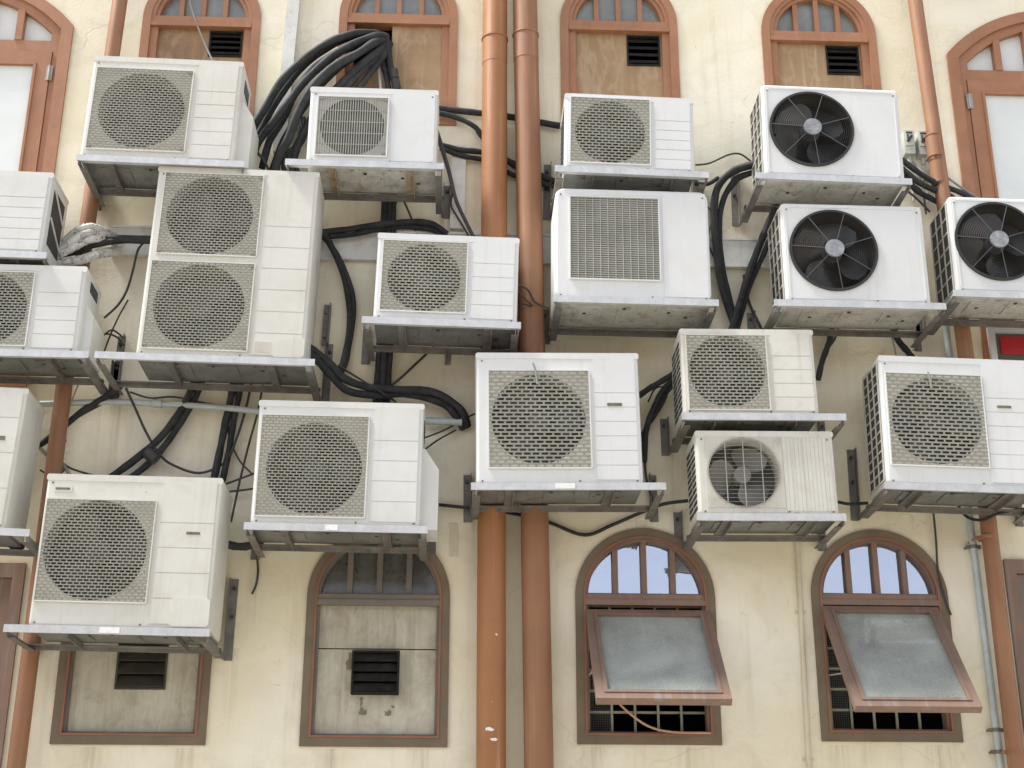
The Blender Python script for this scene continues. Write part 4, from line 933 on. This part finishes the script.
cable('dark hose drooping from the stacked small unit down the middle unit side', [(676, 376, .15), (662, 392, .1), (652, 412, .08), (646, 432, .07), (644, 462, .06)], .016, group=MG)
cable('second drooping dark hose beside the middle unit', [(676, 382, .14), (664, 396, .08), (657, 412, .06), (648, 425, .06), (640, 440, .06)], .012, group=MG)
cable('thin dark wire beside the middle unit lower corner', [(645, 440, .06), (645, 465, .05), (647, 482, .05), (652, 500, .04), (648, 512, .03)], .007, 'wire_thin', name='wire', cat='wire')
cable('black wire zigzagging on the wall below the middle bracket', [(430, 504, .02), (470, 508, .03), (510, 513, .03), (548, 522, .02), (584, 535, .02), (612, 525, .02), (640, 513, .03), (664, 504, .05), (695, 500, .1)], .0095, 'cable', name='wire', cat='wire')
cable('short black wire between the small stacked units and lattice-sided unit', [(838, 502, .06), (850, 504, .05), (868, 503, .06)], .009, 'cable', name='wire', cat='wire')
cable('thin wire above the awning window hanging to its arch', [(933, 508, .03), (936, 540, .02), (938, 570, .02), (944, 596, .02), (951, 615, .02)], .006, 'wire_thin', name='wire', cat='wire')
cable('dark wire under the lattice-sided unit at the right edge', [(955, 500, .05), (966, 516, .08), (982, 520, .16), (1000, 513, .18), (1030, 508, .16)], .008, 'cable', name='wire', cat='wire')
DG = 'diagonal black hoses on the lower left wall'
cable('upper diagonal black hose running from the left edge to the tall unit bracket', [(36, 448, .1), (60, 430, .06), (84, 410, .06), (112, 393, .1), (122, 384, .12)], .0185, group=DG)
cable('thin diagonal black hose below the upper one at the left', [(50, 440, .05), (72, 420, .04), (98, 405, .05), (118, 394, .08)], .012, group=DG)
cable('thick diagonal black hose left above the lowest unit', [(104, 482, .1), (132, 462, .06), (158, 440, .06), (178, 415, .06), (192, 388, .08), (200, 366, .12)], .0215, group=DG)
cable('thick diagonal black hose right above the lowest unit', [(118, 486, .1), (146, 466, .05), (166, 444, .05), (182, 420, .05), (197, 394, .06), (206, 366, .10)], .019, group=DG)
g = MB(); a, b = P(147, 452, .07), P(156, 460, .07); g.tube([a, b], .034, 10, 0); tag(g.build('tape_wrap', 'wire_thin', None, 50, a), 'dark tape round the thick diagonal hoses', 'tape')
cable('left steep black hose above the lowest unit right corner', [(213, 484, .08), (220, 450, .05), (226, 420, .05), (232, 392, .06), (236, 364, .08)], .020, group=DG)
cable('right steep black hose above the lowest unit right corner', [(222, 484, .06), (229, 450, .04), (233, 425, .04), (239, 394, .05), (243, 364, .06)], .017, group=DG)
cable('long thin wire sagging across the lower left wall', [(126, 388, .1), (136, 410, .08), (146, 432, .07), (160, 455, .06), (175, 466, .05), (200, 473, .05), (225, 462, .05), (236, 440, .05), (246, 408, .05), (252, 380, .05)], .007, 'wire_thin', name='wire', cat='wire')
cable('thin wire along the silver conduit', [(130, 392, .08), (150, 398, .07), (175, 397, .06), (210, 404, .06), (256, 410, .06)], .0055, 'wire_thin', name='wire', cat='wire')
cable('grey wire curling beside the lower left edge unit', [(40, 448, .12), (50, 458, .09), (62, 464, .08), (72, 478, .08)], .0095, 'wire_greyt', name='wire', cat='wire')
cable('thin dark wire from the grey curling wire to the lowest unit', [(57, 458, .07), (70, 468, .07), (96, 476, .07), (124, 482, .07)], .006, 'wire_thin', name='wire', cat='wire')
cable('thin upright wire on the left wall by the downpipe', [(62, 470, .04), (60, 440, .03), (66, 415, .03), (78, 385, .03)], .005, 'wire_greyt', name='wire', cat='wire')
for k, (pts, lab) in enumerate((([(226, 484, .05), (242, 478, .05), (258, 472, .06)], 'upper thin wire left of the yellowed grille unit'), ([(226, 492, .05), (244, 490, .05), (258, 488, .06)], 'lower thin wire left of the yellowed grille unit'), ([(231, 522, .04), (240, 480, .04), (250, 440, .04), (257, 415, .05), (263, 385, .06)], 'slanting thin wire left of the yellowed grille unit'))):
    cable(lab, pts, .006, 'wire_thin', name='wire', cat='wire')
cable('thick black hose end between the two lowest left units', [(222, 542, .14), (234, 546, .1), (248, 546, .09), (262, 540, .08)], .021, group='hose ends near the lowest units')
cable('black hose end above the lowest unit, left edge', [(5, 540, .2), (14, 546, .2), (24, 545, .18)], .02, group='hose ends near the lowest units')
cable('thin wire hanging on the wall below the yellowed grille unit', [(257, 555, .02), (258, 572, .02), (256, 585, .02), (252, 594, .02)], .006, 'wire_thin', name='wire', cat='wire')
LG = 'black hoses from the upper left edge unit'
cable('upper black hose from the upper left edge unit to the tall unit', [(44, 243, .28), (56, 245, .2), (70, 247, .16), (92, 241, .16), (112, 238, .16), (152, 239, .2)], .0165, group=LG)
cable('lower black hose from the upper left edge unit to the tall unit', [(46, 252, .26), (58, 255, .2), (74, 252, .18), (95, 245, .17), (118, 241, .16), (152, 241, .2)], .018, group=LG)
cable('thin black wire hanging from the black hoses left of the tall unit', [(146, 240, .1), (138, 250, .08), (133, 270, .07), (127, 290, .06), (118, 305, .04), (104, 318, .03)], .007, 'wire_thin', name='wire', cat='wire')
rn = random.Random(3)
for lab, pts, rr in (('uppermost silver wrapped pipe arching over the left downpipe', [(60, 247, .20), (68, 238, .22), (79, 230, .22), (91, 227, .2), (104, 231, .14), (117, 238, .05)], .020),
                     ('second silver wrapped pipe arching over the left downpipe', [(59, 252, .22), (68, 244, .24), (80, 236, .24), (92, 233, .2), (106, 236, .14), (118, 241, .05)], .021),
                     ('third silver wrapped pipe, just above the black hoses', [(58, 256, .22), (69, 250, .24), (82, 243, .23), (94, 239, .2), (108, 240, .13), (119, 244, .05)], .020),
                     ('lowest silver wrapped pipe, just below the black hoses', [(59, 264, .19), (70, 262, .21), (84, 259, .2), (98, 254, .17), (118, 251, .05)], .024)):
    v = [P(*p) for p in pts]; g = MB(); ph = rn.random() * 6
    g.tube(v, lambda t: rr * (1 + .10 * ((t * 17 + ph) % 1.0) + .05 * SIN(t * 21 + ph) + rn.uniform(-.05, .05)), 14, 14)
    g.v = [p + Vector((rn.uniform(-1, 1), rn.uniform(-1, 1), rn.uniform(-1, 1))) * .0016 for p in g.v]
    tag(g.build('wrapped_pipe', 'foil', None, 50, v[0]), lab, 'pipe', 'silver wrapped pipes')
cable('thin wire over the tall unit bracket at the left', [(96, 336, .1), (108, 334, .1), (118, 338, .1), (124, 346, .12)], .0055, 'wire_thin', name='wire', cat='wire')
for pts, lab in (([(62, 300, .1), (88, 322, .06), (100, 336, .05), (112, 330, .06), (124, 338, .08)], 'thin wire looping over the bare bracket end of the tall unit'),
                 ([(128, 300, .04), (118, 318, .04), (110, 336, .05), (104, 352, .08)], 'thin wire slanting down to the bare bracket end of the tall unit'),
                 ([(40, 470, .1), (52, 476, .1), (64, 470, .08), (60, 456, .06), (66, 440, .05)], 'thin looped wire between the left edge unit and the lowest unit'),
                 ([(236, 402, .05), (228, 430, .04), (238, 458, .04), (252, 474, .05)], 'thin wire bowing left of the yellowed grille unit'),
                 ([(424, 438, .1), (440, 432, .06), (456, 424, .05), (470, 416, .06), (480, 412, .1)], 'thin dark wire from the curled hoses to the middle unit'),
                 ([(424, 450, .08), (438, 440, .05), (456, 430, .04)], 'thin dark wire below the short conduit stub'),
                 ([(398, 200, .03), (392, 214, .04), (404, 226, .05), (420, 224, .06)], 'thin curl of wire over the moulding hoses'),
                 ([(700, 200, .05), (712, 214, .05), (708, 240, .04), (716, 262, .05)], 'thin wire beside the arching hoses right of the flat grilled unit'),
                 ([(648, 402, .08), (656, 388, .08), (668, 390, .08), (660, 410, .07), (650, 420, .06)], 'thin tangled wire between the middle unit and the small stacked unit')):
    cable(lab, pts, .005, 'wire_thin', name='wire', cat='wire')
cable('thin grey wire hanging down from the top left boarded window', [(188, -20, .03), (190, 2, .02), (196, 22, .01), (204, 42, .02), (214, 64, .06)], .0055, 'wire_greyt', name='wire', cat='wire')
v = [P(533, 363, .535), P(535.5, 371, .53), P(537.5, 384, .525)]; g = MB(); g.tube(v, .0055, 6, 3); tag(g.build('bent_wire', 'wire_greyt', None, 50, v[0]), 'short bent wire stuck on the middle unit grille', 'wire')
v = [P(928, 372, .53), P(930, 380, .525), P(931.5, 388, .52)]; g = MB(); g.tube(v, .005, 6, 3); tag(g.build('bent_wire', 'wire_greyt', None, 50, v[0]), 'short bent wire stuck on the lattice-sided unit grille', 'wire')

# ------------------------------------------------------------------ the houses across the alley (seen only as a reflection in the arched panes)
opp = empty('building', (0, -13.6, 0), 'terracotta shophouse across the alley, reflected in the arched panes', 'building', None, 0)
g = MB(); g.box(-16, 16, -6, 0, 0, 5.6); g.build('wall', 'house_wall', opp)
g = MB(); g.add([(-16.4, .5, 5.55), (16.4, .5, 5.55), (16.4, -3, 6.3), (-16.4, -3, 6.3), (-16.4, -6.5, 5.55), (16.4, -6.5, 5.55)], [(0, 1, 2, 3), (3, 2, 5, 4), (0, 3, 4), (1, 5, 2), (0, 4, 5, 1)]); g.build('roof', 'house_roof', opp)
for k in range(9):
    x = -14 + 3.5 * k
    for z in (.9, 3.3):
        g = MB(); g.plate(rect(x - .55, x + .55, z, z + 1.5), [rect(x - .47, x + .47, z + .08, z + 1.42)], -.06, -.001); g.v = [Vector((v.x, -v.y, v.z)) for v in g.v]; wn = g.build('window', 'trunk', opp)
        g = MB(); g.box(x - .46, x + .46, .004, .012, z + .09, z + 1.41); g.build('pane', 'glass_dark', wn)

# ------------------------------------------------------------------ light
sun_dir = Vector((-.50, -.07, .86)).normalized()
el = math.asin(sun_dir.z); az = math.atan2(sun_dir.x, sun_dir.y)
wd = bpy.data.worlds.new('World'); scene.world = wd; wd.use_nodes = True; nt = wd.node_tree
bg = nt.nodes['Background']; sky = nt.nodes.new('ShaderNodeTexSky'); sky.sky_type = 'NISHITA'; sky.sun_disc = False
sky.sun_elevation = el; sky.sun_rotation = az % (2 * PI); sky.dust_density = 1.0; sky.air_density = 1.0
hs = nt.nodes.new('ShaderNodeHueSaturation'); hs.inputs['Saturation'].default_value = .34
nt.links.new(sky.outputs[0], hs.inputs['Color']); nt.links.new(hs.outputs[0], bg.inputs[0]); bg.inputs[1].default_value = .12
sl = bpy.data.lights.new('sun', 'SUN'); sl.energy = 3.2; sl.angle = R(12); sl.color = (1, .96, .89)
so = bpy.data.objects.new('sun', sl); COL.objects.link(so); so.rotation_euler = sun_dir.to_track_quat('Z', 'Y').to_euler(); so.location = (-4, -8, 12)
vs = scene.view_settings; vs.view_transform = 'Standard'; vs.look = 'None'; vs.exposure = 1.31; vs.gamma = 1
